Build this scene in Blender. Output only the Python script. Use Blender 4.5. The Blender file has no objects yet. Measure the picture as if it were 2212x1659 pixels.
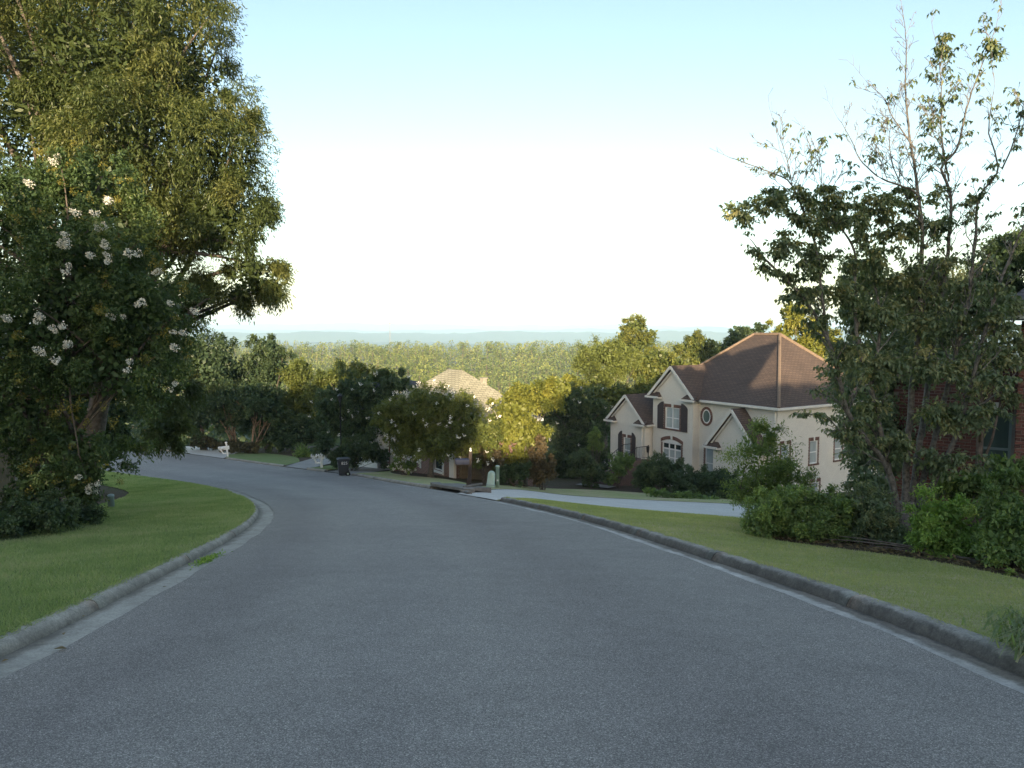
import bpy, math, random
import numpy as np
from mathutils import Vector
RNG = np.random.default_rng(7)
random.seed(7)
scene = bpy.context.scene
COL = scene.collection

# ------------------------------------------------------------------ camera, sky, sun, exposure
EYE = 1.6
PITCH = math.atan(53 / 720)
cam_d = bpy.data.cameras.new('camera')
cam_d.sensor_width = 36.0
cam_d.lens = 36.0 * 720 / 1024
cam_d.clip_start = 0.1
cam_d.clip_end = 60000
cam = bpy.data.objects.new('camera', cam_d)
COL.objects.link(cam)
cam.location = (0, 0, EYE)
cam.rotation_euler = (math.pi / 2 - PITCH, 0, 0)
scene.camera = cam

SUN_EL = math.radians(8.6)
SUN_AZ = math.radians(180.0)          # clockwise from +Y: low sun behind the camera
world = bpy.data.worlds.new("World")
scene.world = world
world.use_nodes = True
wn = world.node_tree
bg = wn.nodes['Background']
sky = wn.nodes.new('ShaderNodeTexSky')
sky.sky_type = 'NISHITA'
sky.sun_disc = False
sky.sun_elevation = SUN_EL
sky.sun_rotation = SUN_AZ
sky.altitude = 150
sky.air_density = 1.0
sky.dust_density = 1.5
sky.ozone_density = 0.75
wn.links.new(sky.outputs[0], bg.inputs[0])
bg.inputs[1].default_value = 0.15

sl = bpy.data.lights.new('sun', 'SUN')
sl.energy = 5.0
sl.angle = math.radians(0.5)
sl.color = (1.0, 0.79, 0.52)
sun = bpy.data.objects.new('sun', sl)
COL.objects.link(sun)
sdir = Vector((math.sin(SUN_AZ) * math.cos(SUN_EL), math.cos(SUN_AZ) * math.cos(SUN_EL), math.sin(SUN_EL)))
sun.rotation_euler = sdir.to_track_quat('Z', 'Y').to_euler()
sun.location = (0, -30, 40)

scene.view_settings.view_transform = 'Standard'
scene.view_settings.look = 'None'
scene.view_settings.gamma = 1.0
scene.view_settings.use_curve_mapping = False
scene.view_settings.exposure = 1.3
scene.render.engine = 'CYCLES'
scene.cycles.use_denoising = True
scene.cycles.max_bounces = 6
scene.cycles.diffuse_bounces = 3
scene.cycles.glossy_bounces = 2
scene.cycles.transmission_bounces = 4
scene.cycles.volume_bounces = 1
scene.cycles.transparent_max_bounces = 8
scene.cycles.caustics_reflective = False
scene.cycles.caustics_refractive = False

# ------------------------------------------------------------------ terrain height
_SL = [(-200, .165), (-75, .165), (-60, .165), (30, .165), (45, .13), (70, .10), (85, .16), (110, .2), (230, .2), (300, .0), (330, -.03), (500, -.13), (540, .0), (620, .12), (900, .03), (1500, .006), (4000, .002), (9000, 0)]
_ys = np.concatenate([np.arange(-400, 1000, .25), np.arange(1000, 30000, 10.)])
_sl = np.interp(_ys, [a for a, b in _SL], [b for a, b in _SL])
_sl[_ys < -64] = 0.02
_D = np.concatenate([[0], np.cumsum(.5 * (_sl[1:] + _sl[:-1]) * np.diff(_ys))])
_D -= np.interp(0, _ys, _D)
_RX = [(5, 3.3), (9, 2.85), (15, 1.8), (21, -.1), (25.4, -1.9), (33, -5.4), (42, -11.2), (50, -17.5), (66, -30.8), (80, -43)]


def sm(t):
    t = np.clip(t, 0, 1)
    return t * t * (3 - 2 * t)


def P(y):
    return -np.interp(y, _ys, _D)


def G(x, y):
    x = np.asarray(x, float); y = np.asarray(y, float)
    xr = np.interp(y, [a for a, b in _RX], [b for a, b in _RX])
    dx = np.maximum(0, x - xr - 1.0)
    F = 1.5 * (1 - np.exp(-dx * .08)) * sm((y - 12) / 16) * sm((x + 5) / 8) * (1 - sm((y - 90) / 60))
    return P(y) - F


def gz(x, y):
    return float(G(x, y))


_C, _S = math.cos(PITCH), math.sin(PITCH)


def at(px, py, y):
    """world point at depth y seen at photo position (px, py) of a 2212 px wide view"""
    px *= .46293; py *= .46293
    a = (px - 512) / 720; b = (py - 384) / 720
    k = y / (_C - b * _S)
    return Vector((a * k, y, EYE - (_S + b * _C) * k))


# ------------------------------------------------------------------ materials
def new_mat(name):
    m = bpy.data.materials.new(name)
    m.use_nodes = True
    nt = m.node_tree
    return m, nt, nt.nodes['Principled BSDF']


def N(nt, t, **kw):
    n = nt.nodes.new(t)
    for k, v in kw.items():
        if k.startswith('_'):
            setattr(n, k[1:], v)
        else:
            n.inputs[k.replace('__', ' ')].default_value = v
    return n


def ramp(nt, fac, stops):
    r = nt.nodes.new('ShaderNodeValToRGB')
    el = r.color_ramp.elements
    while len(el) < len(stops):
        el.new(.5)
    for e, (p, c) in zip(el, stops):
        e.position = p
        e.color = (*c, 1) if len(c) == 3 else c
    nt.links.new(fac, r.inputs[0])
    return r.outputs[0]


def mixc(nt, fac, a, b, mode='MIX'):
    m = nt.nodes.new('ShaderNodeMix')
    m.data_type = 'RGBA'
    m.blend_type = mode
    for s, v in ((0, fac), (6, a), (7, b)):
        if hasattr(v, 'links') or hasattr(v, 'is_linked'):
            nt.links.new(v, m.inputs[s])
        elif s == 0:
            m.inputs[s].default_value = v
        else:
            m.inputs[s].default_value = (*v, 1)
    return m.outputs[2]


def noise(nt, scale, detail=4, rough=.55, vec=None, dist=0):
    n = N(nt, 'ShaderNodeTexNoise', Scale=scale, Detail=detail, Roughness=rough, Distortion=dist)
    if vec is not None:
        nt.links.new(vec, n.inputs['Vector'])
    return n.outputs['Fac']


def pos(nt):
    return nt.nodes.new('ShaderNodeNewGeometry').outputs['Position']


def scaled(nt, vec, s):
    m = nt.nodes.new('ShaderNodeVectorMath')
    m.operation = 'MULTIPLY'
    nt.links.new(vec, m.inputs[0])
    m.inputs[1].default_value = s
    return m.outputs[0]


def bump(nt, bs, h, strength, dist):
    b = N(nt, 'ShaderNodeBump', Strength=strength, Distance=dist)
    nt.links.new(h, b.inputs['Height'])
    nt.links.new(b.outputs[0], bs.inputs['Normal'])


def simple(name, col, rough=.6, var=.25, scale=6., metallic=0, bmp=0):
    m, nt, b = new_mat(name)
    f = noise(nt, scale, 5, .6, nt.nodes.new('ShaderNodeTexCoord').outputs['Object'])
    lo = tuple(c * (1 - var) for c in col); hi = tuple(min(1, c * (1 + var)) for c in col)
    nt.links.new(ramp(nt, f, [(.3, lo), (.7, hi)]), b.inputs['Base Color'])
    b.inputs['Roughness'].default_value = rough
    b.inputs['Metallic'].default_value = metallic
    if bmp:
        bump(nt, b, f, .6, bmp)
    return m


def leaf_mat(name, dark, mid, light, trans=.3, gloss=.45):
    m, nt, b = new_mat(name)
    at_ = N(nt, 'ShaderNodeAttribute', _attribute_name='tint')
    c = ramp(nt, at_.outputs['Fac'], [(0, dark), (.5, mid), (1, light)])
    nt.links.new(c, b.inputs['Base Color'])
    b.inputs['Roughness'].default_value = gloss
    b.inputs['Specular IOR Level'].default_value = .35
    t = nt.nodes.new('ShaderNodeBsdfTranslucent')
    tc = mixc(nt, 1.0, c, (1.25, 1.3, .55), 'MULTIPLY')
    nt.links.new(tc, t.inputs[0])
    mx = nt.nodes.new('ShaderNodeMixShader')
    mx.inputs[0].default_value = trans
    nt.links.new(b.outputs[0], mx.inputs[1])
    nt.links.new(t.outputs[0], mx.inputs[2])
    nt.links.new(mx.outputs[0], nt.nodes['Material Output'].inputs[0])
    return m


M = {}
M['oak'] = leaf_mat('oak_leaf', (0.053, 0.079, 0.028), (0.095, 0.125, 0.04), (0.16, 0.174, 0.056))
M['crepe'] = leaf_mat('crepe_leaf', (0.06, 0.104, 0.044), (0.095, 0.147, 0.055), (0.173, 0.208, 0.06))
M['dogwood'] = leaf_mat('dogwood_leaf', (0.115, 0.16, 0.095), (0.174, 0.228, 0.123), (0.334, 0.32, 0.149))
M['dark'] = leaf_mat('dark_leaf', (0.051, 0.085, 0.045), (0.085, 0.128, 0.059), (0.136, 0.178, 0.077))
M['hedge'] = leaf_mat('hedge_leaf', (0.125, 0.196, 0.072), (0.209, 0.305, 0.094), (0.361, 0.458, 0.12))
M['lime'] = leaf_mat('lime_leaf', (0.144, 0.246, 0.054), (0.225, 0.36, 0.082), (0.347, 0.483, 0.123))
M['young'] = leaf_mat('young_leaf', (0.117, 0.179, 0.056), (0.179, 0.264, 0.081), (0.295, 0.36, 0.095))
M['yellow'] = leaf_mat('yellow_green_leaf', (0.149, 0.172, 0.036), (0.232, 0.245, 0.051), (0.331, 0.319, 0.067))
M['mid'] = leaf_mat('mid_leaf', (0.1, 0.131, 0.037), (0.154, 0.184, 0.048), (0.23, 0.239, 0.061))
M['pine'] = leaf_mat('pine_needle', (0.129, 0.162, 0.047), (0.185, 0.223, 0.061), (0.257, 0.285, 0.078), .2)
M['forest'] = leaf_mat('forest_leaf', (0.112, 0.155, 0.045), (0.181, 0.224, 0.06), (0.276, 0.292, 0.082), .15, .7)
M['rust'] = leaf_mat('rusty_leaf', (0.101, 0.084, 0.05), (0.168, 0.126, 0.067), (0.235, 0.168, 0.084))
M['brownhedge'] = leaf_mat('brown_hedge_leaf', (0.078, 0.078, 0.049), (0.109, 0.103, 0.056), (0.14, 0.133, 0.07))
M['grass'] = leaf_mat('grass_blade', (0.215, 0.284, 0.144), (0.3, 0.375, 0.191), (0.448, 0.434, 0.323), .5, .6)
M['drygrass'] = leaf_mat('dry_grass_blade', (0.283, 0.323, 0.16), (0.372, 0.405, 0.198), (0.53, 0.48, 0.319), .5, .6)
M['flower'] = simple('white_petal', (.80, .78, .70), .6, .08, 30)
M['seed'] = leaf_mat('yellow_bud', (.14, .13, .03), (.20, .18, .035), (.27, .24, .05), .1)
M['twig_bark'] = simple('grey_twig', (.20, .19, .18), .9, .3, 9)
M['bark'] = simple('grey_bark', (.12, .10, .085), .9, .55, 9, bmp=.02)
M['lichen_bark'] = simple('lichen_bark', (.13, .122, .112), .9, .7, 16, bmp=.02)
M['tan_bark'] = simple('tan_bark', (.22, .15, .10), .85, .35, 7, bmp=.01)
M['white'] = simple('white_paint', (.78, .78, .77), .5, .05, 4)
M['trim'] = simple('cream_trim', (.70, .68, .63), .55, .08, 3)
M['black'] = simple('black_metal', (.02, .02, .022), .45, .2, 8)
M['navy'] = simple('navy_metal', (.012, .02, .055), .65, .2, 8)
M['bin'] = simple('bin_plastic', (.03, .036, .045), .5, .15, 5)
M['rubber'] = simple('rubber', (.012, .012, .013), .8, .2, 20)
M['woodpost'] = simple('dark_wood', (.04, .03, .026), .85, .4, 12, bmp=.006)
M['fence'] = simple('fence_wood', (.17, .13, .085), .9, .4, 7, bmp=.006)
M['pedestal'] = simple('pale_green_plastic', (.42, .53, .46), .5, .08, 5)
M['greypvc'] = simple('grey_plastic', (.30, .37, .38), .5, .08, 5)
M['shutter'] = simple('brown_shutter', (.055, .042, .042), .6, .15, 6)
M['terracotta'] = simple('planter', (.13, .10, .09), .8, .25, 9)
M['stone'] = simple('step_brick', (.15, .10, .085), .85, .35, 14, bmp=.01)
M['slot_shade'] = simple('dark_void', (.012, .012, .012), .95, .2, 8)  # near-black colour stands in for the shade inside the drain slot


def glass(name, col, rough=.06):
    m, nt, b = new_mat(name)
    f = noise(nt, 1.2, 2)
    nt.links.new(ramp(nt, f, [(.3, tuple(c * .85 for c in col)), (.7, tuple(c * 1.1 for c in col))]), b.inputs['Base Color'])
    b.inputs['Roughness'].default_value = rough
    b.inputs['Specular IOR Level'].default_value = .6
    return m


M['blindglass'] = glass('pane_with_blind', (.42, .47, .47))
M['darkglass'] = glass('dark_pane', (.03, .04, .04))
M['tealglass'] = glass('teal_pane', (.12, .17, .16))


def mat_asphalt():
    m, nt, b = new_mat('asphalt')
    p = pos(nt)
    big = noise(nt, .35, 4, .6, p, .6)
    mid = noise(nt, 3.5, 5, .65, p)
    v = N(nt, 'ShaderNodeTexVoronoi', Scale=165.)
    nt.links.new(p, v.inputs['Vector'])
    fine = noise(nt, 160, 2, .6, p)
    base = ramp(nt, big, [(.25, (.235, .218, .205)), (.5, (.284, .264, .247)), (.75, (.322, .30, .28))])
    base = mixc(nt, .35, base, ramp(nt, mid, [(.3, (0.192, 0.189, 0.188)), (.7, (0.318, 0.309, 0.303))]))
    sp = N(nt, 'ShaderNodeSeparateColor')
    nt.links.new(v.outputs['Color'], sp.inputs[0])
    speck = ramp(nt, sp.outputs[0], [(.0, (.55, .55, .55)), (.45, (.85, .85, .86)), (.78, (1.2, 1.2, 1.2)), (.93, (1.5, 1.5, 1.5)), (1, (2.2, 2.16, 2.1))])
    c = mixc(nt, 1.0, base, speck, 'MULTIPLY')
    g = ramp(nt, fine, [(.3, (.6, .6, .6)), (.7, (1.4, 1.4, 1.4))])
    c = mixc(nt, .8, c, g, 'MULTIPLY')
    uv = nt.nodes.new('ShaderNodeUVMap')
    sx = nt.nodes.new('ShaderNodeSeparateXYZ')
    nt.links.new(uv.outputs[0], sx.inputs[0])
    ad = N(nt, 'ShaderNodeMath', _operation='MULTIPLY_ADD')
    nt.links.new(big, ad.inputs[0]); ad.inputs[1].default_value = .14
    nt.links.new(sx.outputs[1], ad.inputs[2])
    tr = ramp(nt, ad.outputs[0], [(.05, (1.02, 1.0, .98)), (.2, (.84, .82, .84)), (.34, (1.05, 1.05, 1.05)), (.5, (.98, .98, 1.0)), (.62, (1.06, 1.06, 1.06)), (.78, (.85, .83, .85)), (.95, (1.0, 1.0, 1.0))])
    c = mixc(nt, .8, c, tr, 'MULTIPLY')
    nt.links.new(c, b.inputs['Base Color'])
    b.inputs['Roughness'].default_value = .82
    b.inputs['Specular IOR Level'].default_value = .35
    bump(nt, b, v.outputs['Distance'], .7, .006)
    return m


def mat_concrete(name, c0, c1, stain, amount, strip=False):
    m, nt, b = new_mat(name)
    p = pos(nt)
    f = noise(nt, 2.2, 6, .65, p)
    g = noise(nt, 60, 3, .6, p)
    s = noise(nt, .9, 5, .7, p, 1.)
    c = ramp(nt, f, [(.3, c0), (.7, c1)])
    c = mixc(nt, ramp(nt, s, [(.5 - amount * .5, (1, 1, 1)), (.95 - amount * .5, (0, 0, 0))]), c, stain)
    mo = noise(nt, 11, 6, .75, p, .8)
    c = mixc(nt, amount, c, ramp(nt, mo, [(.3, (.55, .54, .53)), (.5, (1, 1, 1)), (.72, (1.4, 1.38, 1.33))]), 'MULTIPLY')
    c = mixc(nt, .5, c, ramp(nt, g, [(.25, (.45, .45, .45)), (.75, (1.45, 1.45, 1.45))]), 'MULTIPLY')
    if strip:
        uv = nt.nodes.new('ShaderNodeUVMap')
        sx = nt.nodes.new('ShaderNodeSeparateXYZ')
        nt.links.new(uv.outputs[0], sx.inputs[0])
        ad = N(nt, 'ShaderNodeMath', _operation='ADD')
        nt.links.new(sx.outputs[1], ad.inputs[0])
        wob = N(nt, 'ShaderNodeMath', _operation='MULTIPLY_ADD')
        nt.links.new(noise(nt, 3.5, 5, .7, p), wob.inputs[0])
        wob.inputs[1].default_value = .62
        wob.inputs[2].default_value = -.31
        nt.links.new(wob.outputs[0], ad.inputs[1])
        r = ramp(nt, ad.outputs[0], strip)
        c = mixc(nt, 1.0, c, r, 'MULTIPLY')
    nt.links.new(c, b.inputs['Base Color'])
    b.inputs['Roughness'].default_value = .9
    bump(nt, b, g, .5, .004)
    return m


M['asphalt'] = mat_asphalt()
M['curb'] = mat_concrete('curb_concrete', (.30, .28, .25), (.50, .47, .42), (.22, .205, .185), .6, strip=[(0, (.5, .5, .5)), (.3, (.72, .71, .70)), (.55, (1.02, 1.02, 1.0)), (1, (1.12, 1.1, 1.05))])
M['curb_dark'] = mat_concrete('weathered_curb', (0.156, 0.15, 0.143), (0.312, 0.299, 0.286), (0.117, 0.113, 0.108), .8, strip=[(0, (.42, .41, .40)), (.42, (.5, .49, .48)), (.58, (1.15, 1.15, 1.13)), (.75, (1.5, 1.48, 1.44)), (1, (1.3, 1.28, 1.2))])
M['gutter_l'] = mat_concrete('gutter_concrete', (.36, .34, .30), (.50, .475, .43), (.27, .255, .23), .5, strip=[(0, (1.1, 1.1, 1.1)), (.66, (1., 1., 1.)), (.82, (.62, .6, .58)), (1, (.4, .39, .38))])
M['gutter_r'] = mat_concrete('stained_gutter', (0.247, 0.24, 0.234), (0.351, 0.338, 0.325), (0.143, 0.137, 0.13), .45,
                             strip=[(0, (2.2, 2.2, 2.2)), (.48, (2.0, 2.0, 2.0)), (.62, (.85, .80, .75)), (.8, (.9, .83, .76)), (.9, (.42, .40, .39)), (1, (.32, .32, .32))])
M['drive'] = mat_concrete('drive_concrete', (.60, .59, .56), (.72, .70, .67), (.52, .50, .48), .4)
M['drive_grey'] = mat_concrete('grey_drive_concrete', (0.286, 0.273, 0.267), (0.39, 0.377, 0.364), (0.221, 0.215, 0.208), .5)
M['inlet'] = mat_concrete('inlet_concrete', (.2, .19, .18), (.3, .285, .265), (.13, .12, .115), .5)
M['stucco'] = mat_concrete('stucco', (.74, .705, .63), (.82, .785, .71), (.70, .665, .60), .12)


def mat_ground(name, greens, browns, mixlo, mixhi, sc):
    m, nt, b = new_mat(name)
    p = pos(nt)
    f = noise(nt, sc, 6, .65, p, .5)
    g = noise(nt, 14, 5, .7, p)
    h = noise(nt, 95, 3, .7, p)
    st = noise(nt, 5, 4, .6, scaled(nt, p, (.35, 2.2, 1)))
    ca = ramp(nt, g, [(.25, greens[0]), (.5, greens[1]), (.75, greens[2])])
    cb = ramp(nt, g, [(.3, browns[0]), (.7, browns[1])])
    c = mixc(nt, ramp(nt, f, [(mixlo, (0, 0, 0)), (mixhi, (1, 1, 1))]), ca, cb)
    c = mixc(nt, .55, c, ramp(nt, st, [(.3, (.7, .7, .7)), (.7, (1.3, 1.3, 1.3))]), 'MULTIPLY')
    c = mixc(nt, .8, c, ramp(nt, h, [(.3, (.45, .45, .45)), (.7, (1.5, 1.5, 1.5))]), 'MULTIPLY')
    nt.links.new(c, b.inputs['Base Color'])
    b.inputs['Roughness'].default_value = .95
    b.inputs['Specular IOR Level'].default_value = .15
    bump(nt, b, h, .9, .03)
    return m


M['lawn'] = mat_ground('lawn_green', ((.16, .215, .085), (.205, .265, .105), (.255, .305, .13)), ((.25, .245, .12), (.33, .30, .17)), .5, .85, .5)
M['lawn_r'] = mat_ground('lawn_sparse', ((.29, .345, .15), (.36, .405, .175), (.44, .46, .225)), ((.47, .42, .26), (.58, .49, .34)), .40, .66, .6)
M['ground'] = mat_ground('bed_soil', ((.07, .075, .036), (.085, .088, .04), (.10, .105, .045)), ((.085, .066, .05), (.13, .10, .078)), .3, .55, .25)
M['plain'] = mat_ground('far_land', ((.05, .07, .03), (.07, .09, .038), (.10, .11, .05)), ((.12, .11, .07), (.2, .18, .13)), .62, .8, .0016)
M['hill'] = mat_ground('hill_wood', ((.045, .07, .035), (.06, .085, .04), (.08, .10, .05)), ((.07, .09, .045), (.1, .11, .06)), .5, .9, .004)


def mat_tiles(name, a, bcol, mortar, w, h, ms, rough=.85, grain=26.):
    m, nt, b = new_mat(name)
    uv = nt.nodes.new('ShaderNodeUVMap')
    t = N(nt, 'ShaderNodeTexBrick', Scale=1.0, Bias=0.0)
    t.inputs['Color1'].default_value = (*a, 1)
    t.inputs['Color2'].default_value = (*bcol, 1)
    t.inputs['Mortar'].default_value = (*mortar, 1)
    t.inputs['Mortar Size'].default_value = ms
    t.inputs['Brick Width'].default_value = w
    t.inputs['Row Height'].default_value = h
    nt.links.new(uv.outputs[0], t.inputs[0])
    c = mixc(nt, .6, t.outputs[0], ramp(nt, noise(nt, grain, 4, .7, pos(nt)), [(.3, (.6, .6, .6)), (.7, (1.4, 1.4, 1.4))]), 'MULTIPLY')
    c = mixc(nt, .5, c, ramp(nt, noise(nt, .7, 4, .6, pos(nt)), [(.3, (.75, .75, .75)), (.7, (1.25, 1.25, 1.25))]), 'MULTIPLY')
    nt.links.new(c, b.inputs['Base Color'])
    b.inputs['Roughness'].default_value = rough
    bump(nt, b, t.outputs['Fac'], -.7, .02)
    return m


M['shingle_brown'] = mat_tiles('brown_shingle', (.088, .064, .054), (.118, .083, .066), (.045, .033, .029), .34, .145, .016)
M['shingle_tan'] = mat_tiles('tan_shingle', (.35, .328, .235), (.43, .405, .295), (.19, .175, .13), .4, .17, .022)
M['shingle_grey'] = mat_tiles('slate_shingle', (.06, .065, .075), (.085, .09, .10), (.03, .03, .035), .34, .145, .016)
M['cap_tan'] = simple('ridge_cap', (.20, .145, .105), .85, .2, 8)
M['brickwall'] = mat_tiles('red_brick', (.15, .06, .045), (.21, .085, .06), (.3, .27, .24), .23, .076, .011)
M['chimney'] = simple('chimney_stone', (.34, .31, .25), .9, .3, 6)
M['mortar'] = simple('mortar', (.34, .30, .27), .95, .15, 20)
for i, c in enumerate([(.125, .055, .047), (.16, .07, .06), (.095, .045, .042), (.185, .09, .075)]):
    M['brick%d' % i] = simple('brick_clay_%s' % 'abcd'[i], c, .9, .35, 18)
M['surround'] = simple('surround_brick', (.17, .095, .075), .9, .5, 9)

# ------------------------------------------------------------------ object helpers


def tag(o, label=None, cat=None, group=None, kind=None):
    if label: o['label'] = label
    if cat: o['category'] = cat
    if group: o['group'] = group
    if kind: o['kind'] = kind
    return o


def link(name, me, mat=None, parent=None, loc=None):
    o = bpy.data.objects.new(name, me)
    COL.objects.link(o)
    if mat is not None and me is not None and len(me.materials) == 0:
        for mm in (mat if isinstance(mat, (list, tuple)) else [mat]):
            me.materials.append(mm)
    if parent is not None: o.parent = parent
    if loc is not None: o.location = loc
    return o


def thing(name, loc, label, cat, group=None, rz=0):
    o = bpy.data.objects.new(name, None)
    o.empty_display_size = .2
    COL.objects.link(o)
    o.location = loc
    o.rotation_euler = (0, 0, rz)
    return tag(o, label, cat, group)


def mesh_np(name, verts, faces, tint=None, smooth=False, uv=None, mat_idx=None):
    """verts (N,3), faces (M,k)"""
    verts = np.ascontiguousarray(verts, np.float32)
    faces = np.ascontiguousarray(faces, np.int32)
    me = bpy.data.meshes.new(name)
    n, k = faces.shape
    me.vertices.add(len(verts))
    me.vertices.foreach_set('co', verts.ravel())
    me.loops.add(n * k)
    me.loops.foreach_set('vertex_index', faces.ravel())
    me.polygons.add(n)
    me.polygons.foreach_set('loop_start', np.arange(0, n * k, k, dtype=np.int32))
    me.polygons.foreach_set('loop_total', np.full(n, k, np.int32))
    if smooth:
        me.polygons.foreach_set('use_smooth', np.ones(n, bool))
    if mat_idx is not None:
        me.polygons.foreach_set('material_index', np.asarray(mat_idx, np.int32))
    if tint is not None:
        a = me.attributes.new('tint', 'FLOAT', 'POINT')
        a.data.foreach_set('value', np.ascontiguousarray(tint, np.float32))
    if uv is not None:
        l = me.uv_layers.new(name='UVMap')
        l.data.foreach_set('uv', np.ascontiguousarray(np.asarray(uv, np.float32)[faces.ravel()]).ravel())
    me.update(calc_edges=True)
    me.validate()
    return me


class MB:
    """collects polygons into one mesh; fr maps local (l,t,z) to mesh coordinates"""
    def __init__(s, fr=None):
        s.v = []; s.f = []; s.uv = []; s.fr = fr

    def add(s, vs, fs, uvs=None):
        o = len(s.v)
        for v in vs:
            s.v.append(tuple(s.fr(*v)) if s.fr else tuple(v))
        for i, f in enumerate(fs):
            s.f.append([o + k for k in f])
            s.uv.append(uvs[i] if uvs else None)
        return s

    def box(s, a0, a1, b0, b1, c0, c1):
        vs = [(x, y, z) for z in (c0, c1) for y in (b0, b1) for x in (a0, a1)]
        return s.add(vs, [(0, 2, 3, 1), (4, 5, 7, 6), (0, 1, 5, 4), (2, 6, 7, 3), (0, 4, 6, 2), (1, 3, 7, 5)])

    def prism(s, poly, t0, t1, axis='t'):
        """poly in (l,z) extruded along t, or (t,z) along l, or (l,t) along z"""
        n = len(poly)
        def mk(a, b, e):
            return (a, e, b) if axis == 't' else (e, a, b) if axis == 'l' else (a, b, e)
        vs = [mk(a, b, t0) for a, b in poly] + [mk(a, b, t1) for a, b in poly]
        fs = [tuple(range(n))[::-1], tuple(range(n, 2 * n))] + [(i, (i + 1) % n, n + (i + 1) % n, n + i) for i in range(n)]
        return s.add(vs, fs)

    def tube(s, pts, radii, seg=6, cap=True):
        pts = [Vector(p) for p in pts]
        rings = []
        o = len(s.v)
        vs = []
        for i, p in enumerate(pts):
            d = (pts[min(i + 1, len(pts) - 1)] - pts[max(i - 1, 0)])
            if d.length < 1e-9: d = Vector((0, 0, 1))
            d.normalize()
            up = Vector((1, 0, 0)) if abs(d.x) < .9 else Vector((0, 1, 0))
            a = d.cross(up).normalized(); b = d.cross(a)
            for k in range(seg):
                th = 2 * math.pi * k / seg
                vs.append(p + (a * math.cos(th) + b * math.sin(th)) * radii[i])
        fs = []
        for i in range(len(pts) - 1):
            for k in range(seg):
                k2 = (k + 1) % seg
                fs.append((i * seg + k, i * seg + k2, (i + 1) * seg + k2, (i + 1) * seg + k))
        if cap:
            fs.append(tuple(range(seg))[::-1]); fs.append(tuple(range((len(pts) - 1) * seg, len(pts) * seg)))
        return s.add(vs, fs)

    def lathe(s, prof, seg=14, c=(0, 0, 0)):
        vs = [(c[0] + r * math.cos(2 * math.pi * k / seg), c[1] + r * math.sin(2 * math.pi * k / seg), c[2] + z) for r, z in prof for k in range(seg)]
        fs = [(i * seg + k, i * seg + (k + 1) % seg, (i + 1) * seg + (k + 1) % seg, (i + 1) * seg + k) for i in range(len(prof) - 1) for k in range(seg)]
        fs += [tuple(range(seg))[::-1], tuple(range((len(prof) - 1) * seg, len(prof) * seg))]
        return s.add(vs, fs)

    def mesh(s, name, smooth=False):
        me = bpy.data.meshes.new(name)
        me.from_pydata(s.v, [], s.f)
        if any(u for u in s.uv):
            l = me.uv_layers.new(name='UVMap')
            for p, u in zip(me.polygons, s.uv):
                if u:
                    for j, li in enumerate(p.loop_indices):
                        l.data[li].uv = u[j]
        if smooth:
            for p in me.polygons: p.use_smooth = True
        me.update()
        return me

    def build(s, name, mat, parent=None, smooth=False, loc=None):
        return link(name, s.mesh(name, smooth), mat, parent, loc)


# ------------------------------------------------------------------ curves
def catmull(pts, step):
    pts = [np.array(p, float) for p in pts]
    out = []
    for i in range(len(pts) - 1):
        p0 = pts[max(i - 1, 0)]; p1 = pts[i]; p2 = pts[i + 1]; p3 = pts[min(i + 2, len(pts) - 1)]
        n = max(2, int(np.linalg.norm(p2 - p1) / .1))
        for t in np.linspace(0, 1, n, endpoint=False):
            out.append(.5 * ((2 * p1) + (-p0 + p2) * t + (2 * p0 - 5 * p1 + 4 * p2 - p3) * t * t + (-p0 + 3 * p1 - 3 * p2 + p3) * t ** 3))
    out.append(pts[-1])
    return resample(np.array(out), step)


def resample(a, step=None, n=None):
    a = np.asarray(a, float)
    s = np.concatenate([[0], np.cumsum(np.linalg.norm(np.diff(a, axis=0), axis=1))])
    if n is None: n = max(2, int(round(s[-1] / step)) + 1)
    q = np.linspace(0, s[-1], n)
    return np.stack([np.interp(q, s, a[:, i]) for i in range(a.shape[1])], 1)


def smooth_line(a, k=9):
    b = a.copy()
    ker = np.ones(k) / k
    for i in range(2):
        pad = np.concatenate([np.repeat(a[:1, i], k // 2), a[:, i], np.repeat(a[-1:, i], k // 2)])
        b[:, i] = np.convolve(pad, ker, 'valid')
    b[0] = a[0]; b[-1] = a[-1]
    return b


R_PTS = [(3.2, -60), (3.25, -20), (3.3, -4), (3.3, 2), (3.27, 5.2), (3.1, 6.9), (2.8, 8.7), (2.4, 10.7), (1.75, 14), (.5, 18.4), (-1.55, 23.8), (-3.25, 27.7), (-5.45, 32.4), (-8.75, 39), (-11.65, 43.1), (-14.8, 46.95), (-18.1, 50.9), (-24.0, 58.1), (-31, 65.7), (-42, 77), (-54, 90)]
L_PTS = [(-3.5, -60), (-3.45, -20), (-3.45, -4), (-3.47, 2), (-3.48, 4.9), (-3.6, 6.2), (-3.76, 7.1), (-3.98, 8.6), (-4.2, 10.2), (-4.53, 12.2), (-5.05, 14.7), (-5.73, 17.1), (-6.6, 19.4), (-7.75, 21.8), (-9.3, 24.6), (-11.0, 27.6), (-14.6, 32.6), (-18.6, 37.1), (-26, 45), (-38, 57), (-50, 70)]
Rc = smooth_line(catmull(R_PTS, .25), 13)
Lc = smooth_line(catmull(L_PTS, .25), 13)


def normals(c, sgn):
    d = np.gradient(c, axis=0)
    d /= np.linalg.norm(d, axis=1)[:, None]
    return np.stack([d[:, 1] * sgn, -d[:, 0] * sgn], 1)


Rn = normals(Rc, 1)      # to the right of travel
Ln = normals(Lc, -1)


def nearest(c, p):
    return int(np.argmin(((c - np.array(p)) ** 2).sum(1)))


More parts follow.
